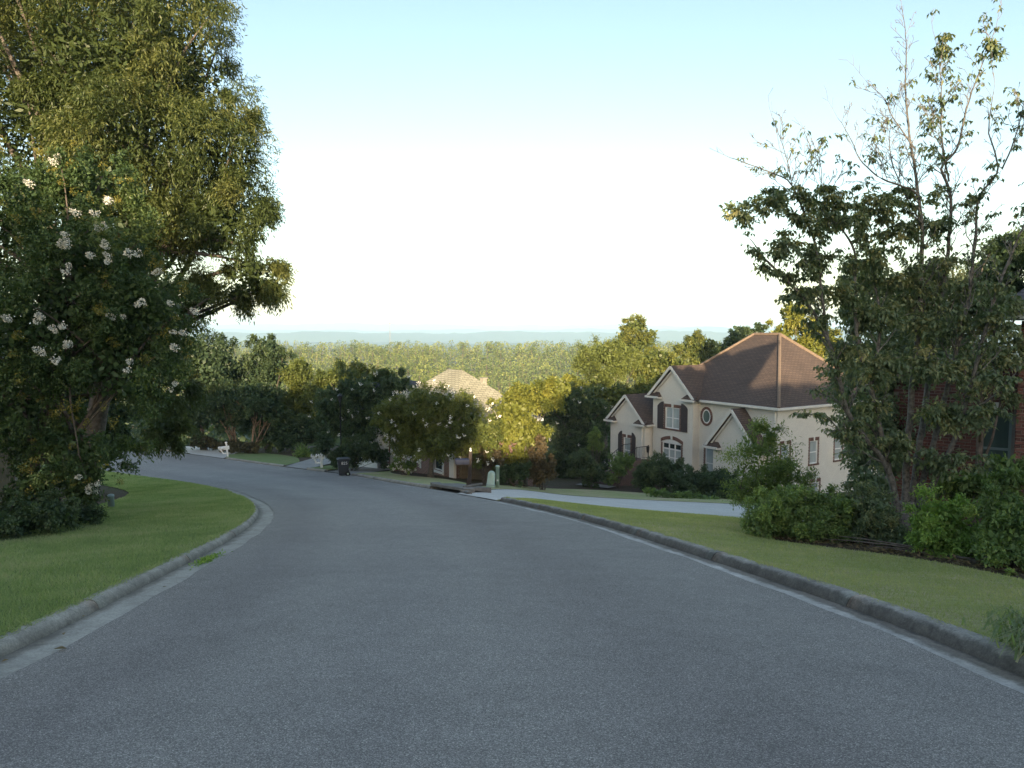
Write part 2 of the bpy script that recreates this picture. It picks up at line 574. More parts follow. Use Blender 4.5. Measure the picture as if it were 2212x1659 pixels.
def drape_strip(name, inner, outer, nw, off_in, off_out, mat, kind='structure', step=.4, jitter=0, parent=None):
    n = max(len(resample(inner, step)), len(resample(outer, step)))
    a = resample(inner, n=n); b = resample(outer, n=n)
    w = np.linspace(0, 1, nw)
    pts = a[:, None, :] * (1 - w)[None, :, None] + b[:, None, :] * w[None, :, None]
    z = G(pts[..., 0], pts[..., 1]) + off_in * (1 - w)[None, :] + off_out * w[None, :]
    v = np.concatenate([pts, z[..., None]], 2).reshape(-1, 3)
    i, j = np.meshgrid(np.arange(n - 1), np.arange(nw - 1), indexing='ij')
    q = i * nw + j
    f = np.stack([q, q + nw, q + nw + 1, q + 1], 2).reshape(-1, 4)
    uv = np.stack([np.repeat(np.arange(n) * step, nw), np.tile(w, n)], 1)
    o = link(name, mesh_np(name, v, f, smooth=True, uv=uv), mat, parent)
    if kind: o['kind'] = kind
    return o, pts


# ------------------------------------------------------------------ ground sheet to the horizon
def build_ground():
    na = 360
    rr = np.concatenate([[.5], 1.0 * 1.052 ** np.arange(0, 197)])
    rr = rr[rr < 17500]
    th = np.linspace(0, 2 * math.pi, na, endpoint=False)
    x = rr[:, None] * np.sin(th)[None]; y = rr[:, None] * np.cos(th)[None]
    z = G(x, y) - .07
    far = sm((rr - 600) / 800)[:, None]
    lump = 9 * np.sin(x / 310 + 1.3) * np.sin(y / 270) + 6 * np.sin(x / 130 + y / 190)
    z = z * (1 - far) + far * (np.minimum(G(0, np.maximum(y, 900)), 0) + lump)
    z = np.where((y < 0) & (rr[:, None] > 600), 5., z)
    nr = len(rr)
    v = np.stack([x, y, z], 2).reshape(-1, 3)
    i, j = np.meshgrid(np.arange(nr - 1), np.arange(na), indexing='ij')
    f = np.stack([i * na + j, i * na + (j + 1) % na, (i + 1) * na + (j + 1) % na, (i + 1) * na + j], 2).reshape(-1, 4)
    cy = np.hypot(x, y)[:-1].reshape(-1)
    o = link('ground', mesh_np('ground', v, f, smooth=True, mat_idx=(cy > 170).astype(int)), [M['ground'], M['plain']])
    o['kind'] = 'structure'


build_ground()


def build_hills():
    """long wooded ridges far across the valley"""
    rg = np.random.default_rng(3)
    for (y0, dep, base, prof) in [
        (11500, 2600, -75, [(-9000, 90), (-4600, 105), (-3600, 116), (-2600, 128), (-1500, 112), (-900, 104), (300, 96), (1700, 104), (3000, 80), (3600, 40), (5200, 66), (9000, 50)]),
        (8600, 1500, -75, [(-9000, 10), (-3300, 22), (-2200, 8), (-800, 14), (600, 20), (1900, 34), (2500, 44), (3400, 30), (5000, 48), (9000, 40)]),
        (5800, 900, -75, [(-6000, -20), (-2200, -8), (-1200, -14), (300, -8), (1100, -2), (1900, -12), (3000, 2), (6000, 0)])]:
        xs = np.linspace(prof[0][0], prof[-1][0], 420)
        top = np.interp(xs, [a for a, b in prof], [b for a, b in prof])
        for k, am in ((900, 7), (420, 4), (170, 2.5), (80, 1.6)):
            top = top + am * np.sin(xs / k * 2 * math.pi * .6 + rg.uniform(0, 6)) + rg.normal(0, am * .12, len(xs))
        ts = np.linspace(0, 1, 13)
        sh = np.sin(ts * math.pi) ** .8
        rows = []
        for t, h in zip(ts, sh):
            rows.append(np.stack([xs, np.full_like(xs, y0 + (t - .5) * dep) + 160 * np.sin(xs / 700 + t * 3), base + (top - base) * h + rg.normal(0, 1.5, len(xs)) * (h > .1)], 1))
        v = np.concatenate(rows)
        n = len(xs)
        i, j = np.meshgrid(np.arange(len(ts) - 1), np.arange(n - 1), indexing='ij')
        q = i * n + j
        f = np.stack([q, q + 1, q + n + 1, q + n], 2).reshape(-1, 4)
        o = link('hills', mesh_np('hills', v, f, smooth=True), M['hill'])
        o['kind'] = 'structure'


build_hills()

# ------------------------------------------------------------------ road, gutters, kerbs, drives, lawns
_rj = RNG.normal(0, 1, len(Lc)); _rj = np.convolve(_rj, [.2, .3, .3, .2], 'same') * .035
Lr = Lc - Ln * _rj[:, None]
_rj = RNG.normal(0, 1, len(Rc)); _rj = np.convolve(_rj, [.2, .3, .3, .2], 'same') * .045
Rr = Rc - Rn * _rj[:, None]
drape_strip('road', Lr, Rr, 22, .014, .014, M['asphalt'], step=.25)
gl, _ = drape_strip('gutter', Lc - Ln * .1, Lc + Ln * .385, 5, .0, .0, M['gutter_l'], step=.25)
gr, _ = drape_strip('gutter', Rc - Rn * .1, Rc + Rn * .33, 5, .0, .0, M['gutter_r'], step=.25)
CURB = [(.285, -.05), (.29, .008), (.305, .04), (.325, .078), (.35, .105), (.385, .118), (.485, .120), (.50, .108), (.505, -.1)]

CURB_L = [(.345, -.05), (.35, .008), (.36, .035), (.378, .066), (.40, .088), (.43, .10), (.515, .104), (.53, .095), (.535, -.1)]


def curb(c, nrm, i0, i1, mat, parent, seg=3.05, prof=None):
    prof = prof or CURB
    s = .25
    k = max(2, int(seg / s))
    i = i0
    while i < i1 - 2:
        j = min(i + k, i1)
        rng = range(i, j + 1)
        gap = .004
        vs = []
        sink = RNG.uniform(-.002, .002)
        shift = RNG.uniform(-.003, .003)
        for a in rng:
            e = 0
            p = c[a]
            if a == i or a == j:
                d = c[min(a + 1, len(c) - 1)] - c[max(a - 1, 0)]
                d = d / np.linalg.norm(d)
                p = p + d * gap * (1 if a == i else -1)
            for (w, h) in prof:
                q = p + nrm[a] * (w + shift)
                chip = RNG.uniform(-.004, .004)
                vs.append((q[0], q[1], gz(q[0], q[1]) + h + sink + chip))
        n = len(prof)
        fs = [(r * n + b, r * n + b + 1, (r + 1) * n + b + 1, (r + 1) * n + b) for r in range(len(rng) - 1) for b in range(n - 1)]
        fs += [tuple(range(n)), tuple(range((len(rng) - 1) * n, len(rng) * n))[::-1]]
        vv = [k / (n - 1) for k in range(n)]
        uvs = [[(r * .25, vv[b]), (r * .25, vv[b + 1]), (r * .25 + .25, vv[b + 1]), (r * .25 + .25, vv[b])] for r in range(len(rng) - 1) for b in range(n - 1)] + [[(0, v_) for v_ in vv], [(0, v_) for v_ in vv[::-1]]]
        m = MB().add(vs, fs, uvs)
        m.build('curb_section', mat, parent, smooth=True)
        i = j


def li(c, y):
    return int(np.argmin(np.abs(c[:, 1] - y)))


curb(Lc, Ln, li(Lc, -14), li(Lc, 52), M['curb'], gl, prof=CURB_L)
iR = {'start': li(Rc, -14), 'd1a': li(Rc, 21.6), 'd1b': li(Rc, 24.5), 'in0': li(Rc, 25.3), 'in1': li(Rc, 28.5), 'd2a': li(Rc, 39.8), 'd2b': li(Rc, 43.0), 'd3a': li(Rc, 45.3), 'd3b': li(Rc, 48.1), 'd4a': li(Rc, 57.7), 'd4b': li(Rc, 65.2), 'end': li(Rc, 80)}
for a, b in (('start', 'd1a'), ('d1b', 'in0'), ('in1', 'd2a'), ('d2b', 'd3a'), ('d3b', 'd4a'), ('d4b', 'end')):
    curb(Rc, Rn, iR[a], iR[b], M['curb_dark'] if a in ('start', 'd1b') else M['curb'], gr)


def roff(a, b, w):
    return (Rc + Rn * w)[iR[a]:iR[b] + 1]


def drive(inner, outer, mat, off_out=.02):
    o, p = drape_strip('driveway', inner, outer, 16, .035, off_out, mat)
    return p


D1T = [(-1.95, 24.9), (-1.3, 26.5), (.65, 33.5), (4.6, 33.6), (10.5, 33.4), (17, 33)]
D1B = [(-.55, 21.8), (-.4, 22.6), (.8, 24.3), (3.0, 21.7), (5.64, 17.7), (9, 15.6)]
drive(catmull(D1T, .4), catmull(D1B, .4), M['drive'], -.03)
drape_strip('driveway_apron', roff('d1a', 'd1b', .30), resample([(-.55, 21.8), (-1.95, 24.9)], .3), 4, .012, .034, M['drive'])
drive(roff('d2a', 'd2b', .30), resample([(-6.5, 49.5), (-9.4, 51)], n=20), M['drive_grey'])
drive(roff('d3a', 'd3b', .30), resample([(-13.2, 60), (-16.4, 60)], n=20), M['drive_grey'])
drive(roff('d4a', 'd4b', .30), resample([(-26.5, 71), (-37.5, 79)], n=20), M['drive'])

E_OUT = [(9, -14), (8, 2), (6.55, 8.0), (6.39, 8.78), (6.19, 9.98), (5.73, 11.0), (5.06, 12.0), (4.62, 13.1), (4.9, 15), (5.9, 18.1), (3.25, 22.05), (.95, 24.6), (-.3, 22.9), (-.55, 21.9)]
laws = {}
_, laws['right'] = drape_strip('lawn', roff('start', 'd1a', .49), catmull(E_OUT, .3), 16, .108, -.045, M['lawn_r'])
C_OUT = [(-1.45, 26.0), (-1.2, 28.0), (-1.9, 33), (-3.3, 36.3), (-5.0, 38.3), (-6.9, 41.3), (-7.4, 43.5)]
_, laws['c'] = drape_strip('lawn', np.concatenate([(Rc + Rn * .49)[iR['d1b']:iR['in0'] + 1], (Rc + Rn * 1.5)[iR['in0']:iR['in1']], (Rc + Rn * .49)[iR['in1']:iR['d2a'] + 1]]), catmull(C_OUT, .3), 10, .108, .03, M['lawn_r'])
_, laws['d'] = drape_strip('lawn', catmull([(-1.4, 26.0), (.6, 33.4), (4.6, 33.45), (10.5, 33.25), (16, 32.9)], .3), catmull([(-1.5, 33), (.4, 40.5), (4, 43.5), (8.2, 41.5), (14, 36.5)], .3), 14, .05, -.03, M['lawn_r'])
_, laws['a'] = drape_strip('lawn', roff('d3b', 'd4a', .49), catmull([(-16.1, 54.0), (-18, 59.5), (-20.8, 63.5), (-23.8, 66.0), (-25.8, 65.4)], .3), 12, .108, .0, M['lawn'])
_, laws['b'] = drape_strip('lawn', roff('d2b', 'd3a', .49), catmull([(-10.2, 47.5), (-12.6, 50.5)], .3), 8, .108, .0, M['lawn'])
LI0, LI1 = li(Lc, -14), li(Lc, 50)
_, laws['left'] = drape_strip('lawn', (Lc + Ln * .52)[LI0:LI1], catmull([(-16, -14), (-15, 2), (-11.5, 9), (-9.6, 12.2), (-10.2, 15.2), (-11.6, 19.4), (-14.6, 27), (-22, 36), (-30, 44), (-42, 56)], .3), 26, .094, -.045, M['lawn'])


def grass_blades(name, pts, y0, y1, dens, h0, h1, mat, off=(.105, -.045)):
    n, w, _ = pts.shape
    P0, P1, P2, P3 = pts[:-1, :-1], pts[1:, :-1], pts[1:, 1:], pts[:-1, 1:]
    area = np.abs(np.cross(P1 - P0, P3 - P0)) * .5 + np.abs(np.cross(P1 - P2, P3 - P2)) * .5
    cy = P0[..., 1]
    d = np.hypot(P0[..., 0], P0[..., 1])
    m = (cy > y0) & (cy < y1) & (np.abs(P0[..., 0]) < .80 * np.maximum(P0[..., 1], 0) + 1.2)
    wgt = area * m * dens * np.clip((7.0 / np.maximum(d, 4.0)) ** 1.1, .12, 1.5)
    cnt = RNG.poisson(wgt)
    idx = np.repeat(np.arange(cnt.size), cnt.ravel())
    i, j = np.unravel_index(idx, cnt.shape)
    a = RNG.random(len(i)); b = RNG.random(len(i))
    q = (P0[i, j] * ((1 - a) * (1 - b))[:, None] + P1[i, j] * (a * (1 - b))[:, None] + P2[i, j] * (a * b)[:, None] + P3[i, j] * ((1 - a) * b)[:, None])
    t = (j + b) / (w - 1)
    z = G(q[:, 0], q[:, 1]) + off[0] * (1 - t) + off[1] * t - .006
    k = len(q)
    dist = np.hypot(q[:, 0], q[:, 1])
    hh = RNG.uniform(h0, h1, k)
    wd = np.maximum(.0035, .00055 * dist)
    ang = RNG.uniform(0, 2 * math.pi, k)
    lean = RNG.normal(0, .5, (k, 2)) * hh[:, None]
    base = np.stack([q[:, 0], q[:, 1], z], 1)
    side = np.stack([np.cos(ang) * wd, np.sin(ang) * wd, np.zeros(k)], 1)
    tip = base + np.concatenate([lean, hh[:, None]], 1)
    v = np.stack([base - side, base + side, tip], 1).reshape(-1, 3)
    f = np.arange(3 * k).reshape(-1, 3)
    big = .5 + .5 * np.sin(q[:, 0] * 1.3 + 1.7 * np.sin(q[:, 1] * .8)) * np.sin(q[:, 1] * 1.1 + .7)
    big2 = .5 + .5 * np.sin(q[:, 0] * 3.1 + 2.3 * np.sin(q[:, 1] * 2.2)) * np.sin(q[:, 1] * 2.7 + 1.9 * np.sin(q[:, 0] * 1.7))
    tn = np.clip(.02 + .42 * big + .42 * big2 + RNG.normal(0, .2, k), 0, 1)
    o = link(name, mesh_np(name, v, f, tint=np.repeat(tn, 3)), mat)
    o['kind'] = 'stuff'
    return o




def edge_grass(name, c, nrm, y0, y1, w, mat, per=95):
    i0, i1 = li(c, y0), li(c, y1)
    n = int((i1 - i0) * .25 * per)
    t = i0 + (i1 - i0) * RNG.random(n)
    k = t.astype(int)
    tuft = .5 + .5 * np.sin(t * 1.7 + 3 * np.sin(t * .31)) * np.sin(t * .53)
    q = c[k] + (c[k + 1] - c[k]) * (t - k)[:, None]
    nn = nrm[k]
    q = q + nn * (w + RNG.normal(0, .03, n))[:, None]
    z = G(q[:, 0], q[:, 1]) + .10
    h = RNG.uniform(.02, .06, n) * (.5 + tuft)
    b = np.stack([q[:, 0], q[:, 1], z], 1)
    lean = -nn * (RNG.uniform(-.4, 1.2, n) * h)[:, None] + RNG.normal(0, .4, (n, 2)) * h[:, None]
    tip = b + np.concatenate([lean, (h * RNG.uniform(.5, 1, n))[:, None]], 1)
    a = RNG.uniform(0, 6.283, n)
    wd = np.maximum(.0035, .0006 * np.hypot(q[:, 0], q[:, 1]))
    sd = np.stack([np.cos(a) * wd, np.sin(a) * wd, np.zeros(n)], 1)
    o = link(name, mesh_np(name, np.stack([b - sd, b + sd, tip], 1).reshape(-1, 3), np.arange(3 * n).reshape(-1, 3), tint=np.repeat(np.clip(.35 + .3 * tuft + RNG.normal(0, .2, n), 0, 1), 3)), mat)
    o['kind'] = 'stuff'


edge_grass('edge_grass', Lc, Ln, 2, 26, .505, M['grass'], 330)
edge_grass('edge_grass', Rc, Rn, 2, 21.4, .475, M['drygrass'], 300)
grass_blades('grass', laws['left'], 1.5, 46, 3600, .025, .06, M['grass'])
grass_blades('grass', laws['right'], 1.5, 24, 3400, .015, .042, M['drygrass'])


# ------------------------------------------------------------------ foliage
def unit(a):
    return a / np.maximum(1e-9, np.linalg.norm(a, axis=-1, keepdims=True))


def rand_dirs(n):
    return unit(RNG.normal(0, 1, (n, 3)))


def leaves_mesh(name, o, d, nrm, L, W, tint):
    """one folded diamond per leaf"""
    n = len(o)
    s = unit(np.cross(d, nrm))
    up = np.cross(s, d)
    L = L[:, None]; W = W[:, None]
    mid = o + d * L * .45 + up * W * .18
    tip = o + d * L - up * L * .08
    v = np.stack([o, mid + s * W * .5, tip, mid - s * W * .5], 1).reshape(-1, 3)
    f = np.arange(4 * n).reshape(-1, 4)
    return mesh_np(name, v, f, tint=np.repeat(np.clip(tint, 0, 1), 4))


def sprigs(origins, dirs, lens, per, leaf_l, leaf_w, droop, spread, tint0):
    """leaves set along twigs; returns arrays for leaves_mesh"""
    n = len(origins)
    t = (np.arange(per) + RNG.random((n, per)) * .8) / per
    side = unit(np.cross(dirs, rand_dirs(n)))
    sg = np.where(np.arange(per) % 2 == 0, 1., -1.)
    o = origins[:, None, :] + dirs[:, None, :] * (t * lens[:, None])[..., None]
    o[..., 2] -= droop * (t * lens[:, None]) ** 1.6 * .8
    d = dirs[:, None, :] * .55 + side[:, None, :] * (sg * spread)[None, :, None] + RNG.normal(0, .3, (n, per, 3))
    d[..., 2] -= droop
    d = unit(d)
    nr = unit(RNG.normal(0, .45, (n, per, 3)) + np.array([0, 0, 1.]))
    k = n * per
    L = RNG.uniform(.7, 1.25, k) * leaf_l
    W = RNG.uniform(.75, 1.25, k) * leaf_w
    tn = np.repeat(tint0, per) + RNG.normal(0, .13, k)
    return o.reshape(-1, 3), d.reshape(-1, 3), nr.reshape(-1, 3), L, W, tn


def crown_arrays(lobes, n_leaves, per=7, leaf_l=.1, leaf_w=.045, sprig=.35, droop=.25, spread=.8, clump=.16, shell=.55, gap=.0, core=.12, flat=1., tint_mu=.45, tint_sd=.16, cl_n=None):
    lobes = np.array(lobes, float)
    ar = (lobes[:, 3] * lobes[:, 4] + lobes[:, 3] * lobes[:, 5] + lobes[:, 4] * lobes[:, 5])
    pr = ar / ar.sum()
    ns = n_leaves // per
    nc = cl_n or max(12, ns // 26)
    li_ = RNG.choice(len(lobes), nc, p=pr)
    dr = rand_dirs(nc)
    rad = shell + (1 - shell) * RNG.random(nc) ** .6
    wob = 1 + .12 * np.sin(dr[:, 0] * 5 + li_) * np.sin(dr[:, 2] * 6 + li_ * 2) + RNG.normal(0, .05, nc)
    rad = rad * wob
    c = lobes[li_, :3] + dr * lobes[li_, 3:6] * rad[:, None]
    # drop clumps buried deep in another lobe
    keep = np.ones(nc, bool)
    for k in range(len(lobes)):
        q = (c - lobes[k, :3]) / lobes[k, 3:6]
        r = np.linalg.norm(q, axis=1)
        keep &= ~((r < .5) & (li_ != k))
    c, dr, li_ = c[keep], dr[keep], li_[keep]
    if gap > 0:
        g = np.sin(c[:, 0] * 1.1 + 2 * np.sin(c[:, 2] * .9)) * np.sin(c[:, 2] * 1.3 + c[:, 1] * .8 + 1)
        kk = g > -1 + gap * 1.2 * RNG.random(len(g)) - .0
        c, dr, li_ = c[kk], dr[kk], li_[kk]
    nc = len(c)
    ctint = tint_mu + RNG.normal(0, tint_sd, nc)
    size = lobes[li_, 3:6].mean(1) * clump * RNG.uniform(.6, 1.5, nc)
    which = RNG.integers(0, nc, ns)
    off = rand_dirs(ns) * (RNG.random(ns) ** .45)[:, None] * size[which][:, None]
    off[:, 2] *= flat
    o = c[which] + off
    out = unit(o - lobes[li_[which], :3])
    d = unit(out * .9 + unit(off + 1e-6) * .5 + RNG.normal(0, .45, (ns, 3)) + np.array([0, 0, -.1]))
    lens = RNG.uniform(.6, 1.3, ns) * sprig
    o = o - d * (lens * .5)[:, None]
    arr = sprigs(o, d, lens, per, leaf_l, leaf_w, droop, spread, ctint[which])
    if core > 0:      # larger, sparser leaves inside the crown, tinted dark to paint its inner shade
        nk = int(n_leaves * core * 1.8)
        lk = RNG.choice(len(lobes), nk, p=pr)
        oc = lobes[lk, :3] + rand_dirs(nk) * lobes[lk, 3:6] * (RNG.random(nk) ** .5 * .68)[:, None]
        s = 1.55
        arr2 = (oc, rand_dirs(nk), rand_dirs(nk), RNG.uniform(.8, 1.3, nk) * leaf_l * s, RNG.uniform(.8, 1.3, nk) * leaf_w * s * 1.5, np.full(nk, .15) + RNG.normal(0, .1, nk))
        arr = tuple(np.concatenate([a, b]) for a, b in zip(arr, arr2))
    return arr, c


def bez(a, b, c, n=6):
    return [a * (1 - t) ** 2 + b * 2 * t * (1 - t) + c * t * t for t in np.linspace(0, 1, n)]


def panicle_mesh(name, n, size, mat, petal, cone=1.0):
    r = np.random.default_rng(int(size * 1000) + n)
    t = r.random(n)
    rad = (1 - t * .65) * size * .42 * cone
    th = r.uniform(0, 6.283, n)
    o = np.stack([np.cos(th) * rad * r.random(n) ** .4, np.sin(th) * rad * r.random(n) ** .4, t * size], 1)
    d = unit(o + r.normal(0, size * .3, (n, 3)))
    me = leaves_mesh(name, o, d, unit(r.normal(0, 1, (n, 3))), r.uniform(.7, 1.3, n) * petal, r.uniform(.8, 1.3, n) * petal, r.uniform(.2, .9, n))
    me.materials.append(mat)
    return me


PAN = [panicle_mesh('flower_cluster', 90, .20, M['flower'], .035), panicle_mesh('flower_cluster', 70, .16, M['flower'], .032, 1.3), panicle_mesh('flower_cluster', 110, .24, M['flower'], .035)]
SEED = [panicle_mesh('bud_cluster', 80, .26, M['seed'], .026), panicle_mesh('bud_cluster', 60, .2, M['seed'], .024, 1.4)]
PANF = [panicle_mesh('flower_cluster', 20, .20, M['flower'], .075), panicle_mesh('flower_cluster', 14, .15, M['flower'], .07, 1.3)]


def place_clusters(meshes, name, root, pts, outd, scale=(.8, 1.25), droop=.3):
    loc = root.location
    for p, od in zip(pts, outd):
        o = link(name, random.choice(meshes), None, root)
        d = Vector(od) + Vector((0, 0, .2 - droop * random.random()))
        o.rotation_euler = d.to_track_quat('Z', 'Y').to_euler()
        o.location = Vector(p) - loc
        o['kind'] = 'stuff'
        s = random.uniform(*scale)
        o.scale = (s, s, s)


def surf_points(lobes, n, towards=(0, -1, .1), cosmin=.15, zmin=None):
    lobes = np.array(lobes, float)
    tw = np.array(towards) / np.linalg.norm(towards)
    res = []; dirs = []
    while len(res) < n:
        k = RNG.integers(0, len(lobes))
        d = rand_dirs(1)[0]
        if d @ tw < cosmin: continue
        p = lobes[k, :3] + d * lobes[k, 3:6] * RNG.uniform(.98, 1.1)
        if zmin is not None and p[2] < zmin: continue
        inside = False
        for m in range(len(lobes)):
            if m != k and np.linalg.norm((p - lobes[m, :3]) / lobes[m, 3:6]) < .93: inside = True
        if inside: continue
        res.append(p); dirs.append(d)
    return res, dirs


def tree(name, label, cat, base, lobes, mat, n_leaves, trunk_r=.12, stems=1, bark='bark', limbs=10, group=None, trunk_top=None, flowers=0, flower_mesh=None, **kw):
    """base (x, y): a trunk or several stems from the ground with limbs into a crown of leaf sprigs"""
    bx, by = base
    bz = gz(bx, by) - .1
    root = thing(name, (bx, by, bz), label, cat, group)
    L0 = np.array([bx, by, bz])
    lobes = np.array(lobes, float)
    arr, cl = crown_arrays(lobes, n_leaves, **kw)
    arr = (arr[0] - L0,) + arr[1:]
    crown = link('crown', leaves_mesh('crown', *arr), mat, root)
    ctr = lobes[:, :3].mean(0)
    top = lobes[:, 2].max()
    mb = MB()
    tops = []
    for s in range(stems):
        a = RNG.uniform(0, 6.28)
        r0 = .0 if stems == 1 else .25
        b0 = np.array([math.cos(a) * r0, math.sin(a) * r0, 0])
        k = RNG.integers(0, len(lobes))
        tgt = (ctr if stems == 1 else lobes[k, :3]) - L0
        tgt = tgt + RNG.normal(0, .25, 3) * (stems > 1)
        midp = b0 * .6 + tgt * .45 + np.array([0, 0, .0]); midp[:2] = b0[:2] + (tgt[:2] - b0[:2]) * .3
        pl = bez(b0, midp, tgt, 7)
        rr = [trunk_r * (1.25 if i == 0 else 1) * (1 - .11 * i) / (1 if stems == 1 else 1.6) for i in range(7)]
        mb.tube(pl, rr, 8 if stems == 1 else 6)
        tops.append(pl)
    mb.build('trunk', M[bark], root, smooth=True)
    if limbs:
        lb = MB()
        for i in RNG.choice(len(cl), min(limbs, len(cl)), replace=False):
            pl = tops[RNG.integers(0, len(tops))]
            st = pl[RNG.integers(2, 6)]
            e = cl[i] - L0
            m = st * .45 + e * .55 + np.array([0, 0, .12 * np.linalg.norm(e - st)]) + RNG.normal(0, .08, 3) * np.linalg.norm(e - st)
            r = trunk_r * .36
            lb.tube(bez(st, m, e, 6), [r, r * .8, r * .62, r * .45, r * .3, r * .14], 5)
        lb.build('limb', M[bark], root, smooth=True)
    if flowers:
        p, d = surf_points(lobes, flowers, (0, -1, .25), .05)
        place_clusters(flower_mesh or PANF, 'flower_cluster', root, p, d)
    return root


def shrub(name, label, cat, base, lobes, mat, n_leaves, group=None, **kw):
    bx, by = base
    bz = gz(bx, by) - .08
    root = thing(name, (bx, by, bz), label, cat, group)
    L0 = np.array([bx, by, bz])
    arr, cl = crown_arrays(lobes, n_leaves, **kw)
    arr = (arr[0] - L0,) + arr[1:]
    link('foliage', leaves_mesh('foliage', *arr), mat, root)
    mb = MB()
    for i in RNG.choice(len(cl), min(9, len(cl)), replace=False):
        e = cl[i] - L0
        b0 = np.array([RNG.normal(0, .08), RNG.normal(0, .08), 0])
        mb.tube(bez(b0, b0 * .5 + e * .4 + np.array([0, 0, .15]), e, 5), [.022, .018, .014, .009, .004], 4)
    mb.build('stem', M['bark'], root)
    return root


def lobe(px, py, y, rx, ry=None, rz=None):
    """crown lobe centred on the line of sight through (px, py) at distance y, radii in metres"""
    p = at(px, py, y)
    ry = ry or rx; rz = rz or rx
    return (p.x, p.y, p.z, rx, ry, rz)


PXM = .46293 / 720        # metres per photo pixel and metre of distance


def plobe(px, py, y, hw, hh, ry=None):
    """same, with half width and half height given as seen"""
    rx = hw * PXM * y; rz = hh * PXM * y
    return lobe(px, py, y, rx, ry or (rx + rz) / 2, rz)


def cover(lobes, L, W, c):
    a = sum(math.pi * l[3] * l[5] for l in lobes)
    return int(1.55 * c * a / (.5 * L * W))


def snap(px, py, lobes, y0, y1, k=1.02):
    for y in np.arange(y0, y1, .05):
        p = np.array(at(px, py, y))
        for l in lobes:
            if np.linalg.norm((p - np.array(l[:3])) / (np.array(l[3:6]) * k)) < 1:
                return p
    return None


# ---- big oak on the left
OAK = [plobe(330, 40, 23.5, 165, 190), plobe(470, 330, 22.5, 125, 140), plobe(500, 490, 21.5, 115, 110), plobe(545, 600, 21, 75, 60),
       plobe(300, 300, 22, 190, 190), plobe(80, 260, 22.5, 210, 230), plobe(60, -30, 24, 240, 190), plobe(330, 520, 22, 130, 130),
       plobe(420, 640, 22, 110, 70), plobe(250, 720, 23, 160, 110), plobe(360, 800, 23, 85, 95), plobe(350, 925, 22, 55, 45), plobe(200, 120, 21.5, 150, 150), plobe(420, 170, 24, 90, 120)]
oak = tree('oak_tree', 'huge narrow-leaved oak towering over the left kerb, its upper crown sunlit', 'tree', (-14.8, 24.5), OAK, M['oak'],
           cover(OAK, .15, .036, 2.2), trunk_r=.42, limbs=60, per=9, leaf_l=.15, leaf_w=.036, sprig=.5, droop=.45, spread=.6, clump=.27, shell=.5, gap=.22, core=.05, tint_mu=.5, tint_sd=.24, cl_n=330)

OU = [plobe(210, 900, 27, 90, 60), plobe(90, 920, 26, 120, 80), plobe(-40, 930, 26, 120, 80), plobe(250, 950, 28, 50, 45), plobe(160, 975, 25, 100, 35), plobe(200, 840, 28, 120, 60)]
shrub('undergrowth_shrub', 'dark thicket filling the space under the huge oak behind the white flowering tree', 'shrub', (-15.5, 26.5), OU, M['dark'], cover(OU, .14, .06, 3.0), leaf_l=.14, leaf_w=.06, tint_mu=.3)

# ---- white flowering shrub tree in front of it
CR = [plobe(50, 470, 16, 170, 140), plobe(200, 560, 15.4, 150, 150), plobe(310, 660, 15.4, 125, 110), plobe(110, 700, 15, 190, 150),
      plobe(250, 790, 15.2, 160, 100), plobe(40, 900, 15.4, 120, 130), plobe(190, 980, 15.2, 110, 80), plobe(90, 1060, 14.8, 110, 60), plobe(370, 740, 15.6, 70, 60), plobe(190, 390, 16.2, 110, 60), plobe(-60, 650, 16, 150, 250)]
crepe = tree('crepe_myrtle', 'dark flowering tree with white blossom clusters and yellow buds on the left lawn', 'tree', (-10.6, 15.8), CR, M['crepe'],
             cover(CR, .085, .04, 1.9), trunk_r=.12, stems=6, limbs=40, per=10, leaf_l=.085, leaf_w=.04, sprig=.42, droop=.2, spread=.75, clump=.17, shell=.6, gap=.15, core=.06, tint_mu=.35, tint_sd=.17, group='flowering trees with white blossom')
fp, fd = [], []
for (a, b, k) in [(140, 530, 3), (158, 518, 2), (195, 552, 2), (230, 525, 2), (240, 562, 2), (150, 580, 2), (290, 545, 2), (345, 590, 3), (358, 600, 1), (305, 652, 2), (422, 672, 2), (365, 668, 1), (90, 685, 3), (125, 710, 3),
                  (147, 745, 3), (85, 760, 2), (122, 772, 1), (25, 688, 2), (383, 717, 2), (275, 790, 2), (372, 836, 2), (350, 868, 1), (192, 1052, 3), (207, 1058, 2), (178, 1040, 1), (116, 345, 2), (205, 466, 1), (215, 500, 2), (230, 435, 2), (265, 690, 2), (380, 745, 1), (60, 390, 1), (185, 470, 1)]:
    for i in range(k):
        p = snap(a + random.gauss(0, 7), b + random.gauss(0, 6), CR, 11.5, 17)
        if p is not None:
            fp.append(p); fd.append((random.gauss(0, .4), -1, random.gauss(.1, .3)))
place_clusters(PAN, 'flower_cluster', crepe, fp, fd, (.6, .95))
sp_, sd_ = surf_points(CR, 95, (.1, -1, .2), .1)
place_clusters(SEED, 'bud_cluster', crepe, sp_, sd_)

UC = [plobe(70, 1110, 13.4, 120, 45), plobe(0, 1140, 12.6, 70, 40), plobe(160, 1115, 14.6, 60, 28)]
shrub('low_shrub', 'low dark undergrowth at the foot of the white flowering tree by the fence', 'shrub', (-9.6, 13.2), UC, M['dark'], cover(UC, .07, .03, 2.5), leaf_l=.07, leaf_w=.03, sprig=.25)

# ---- right: tall half bare dogwood
DW = MB()
TW = MB()
LEAF_O, LEAF_D, LEAF_T = [], [], []


def to_px(p):
    dn = EYE - p[2]
    c = p[1] * _C + dn * _S
    return (512 + 720 * p[0] / c) / .46293, (384 + 720 * (dn * _C - p[1] * _S) / c) / .46293


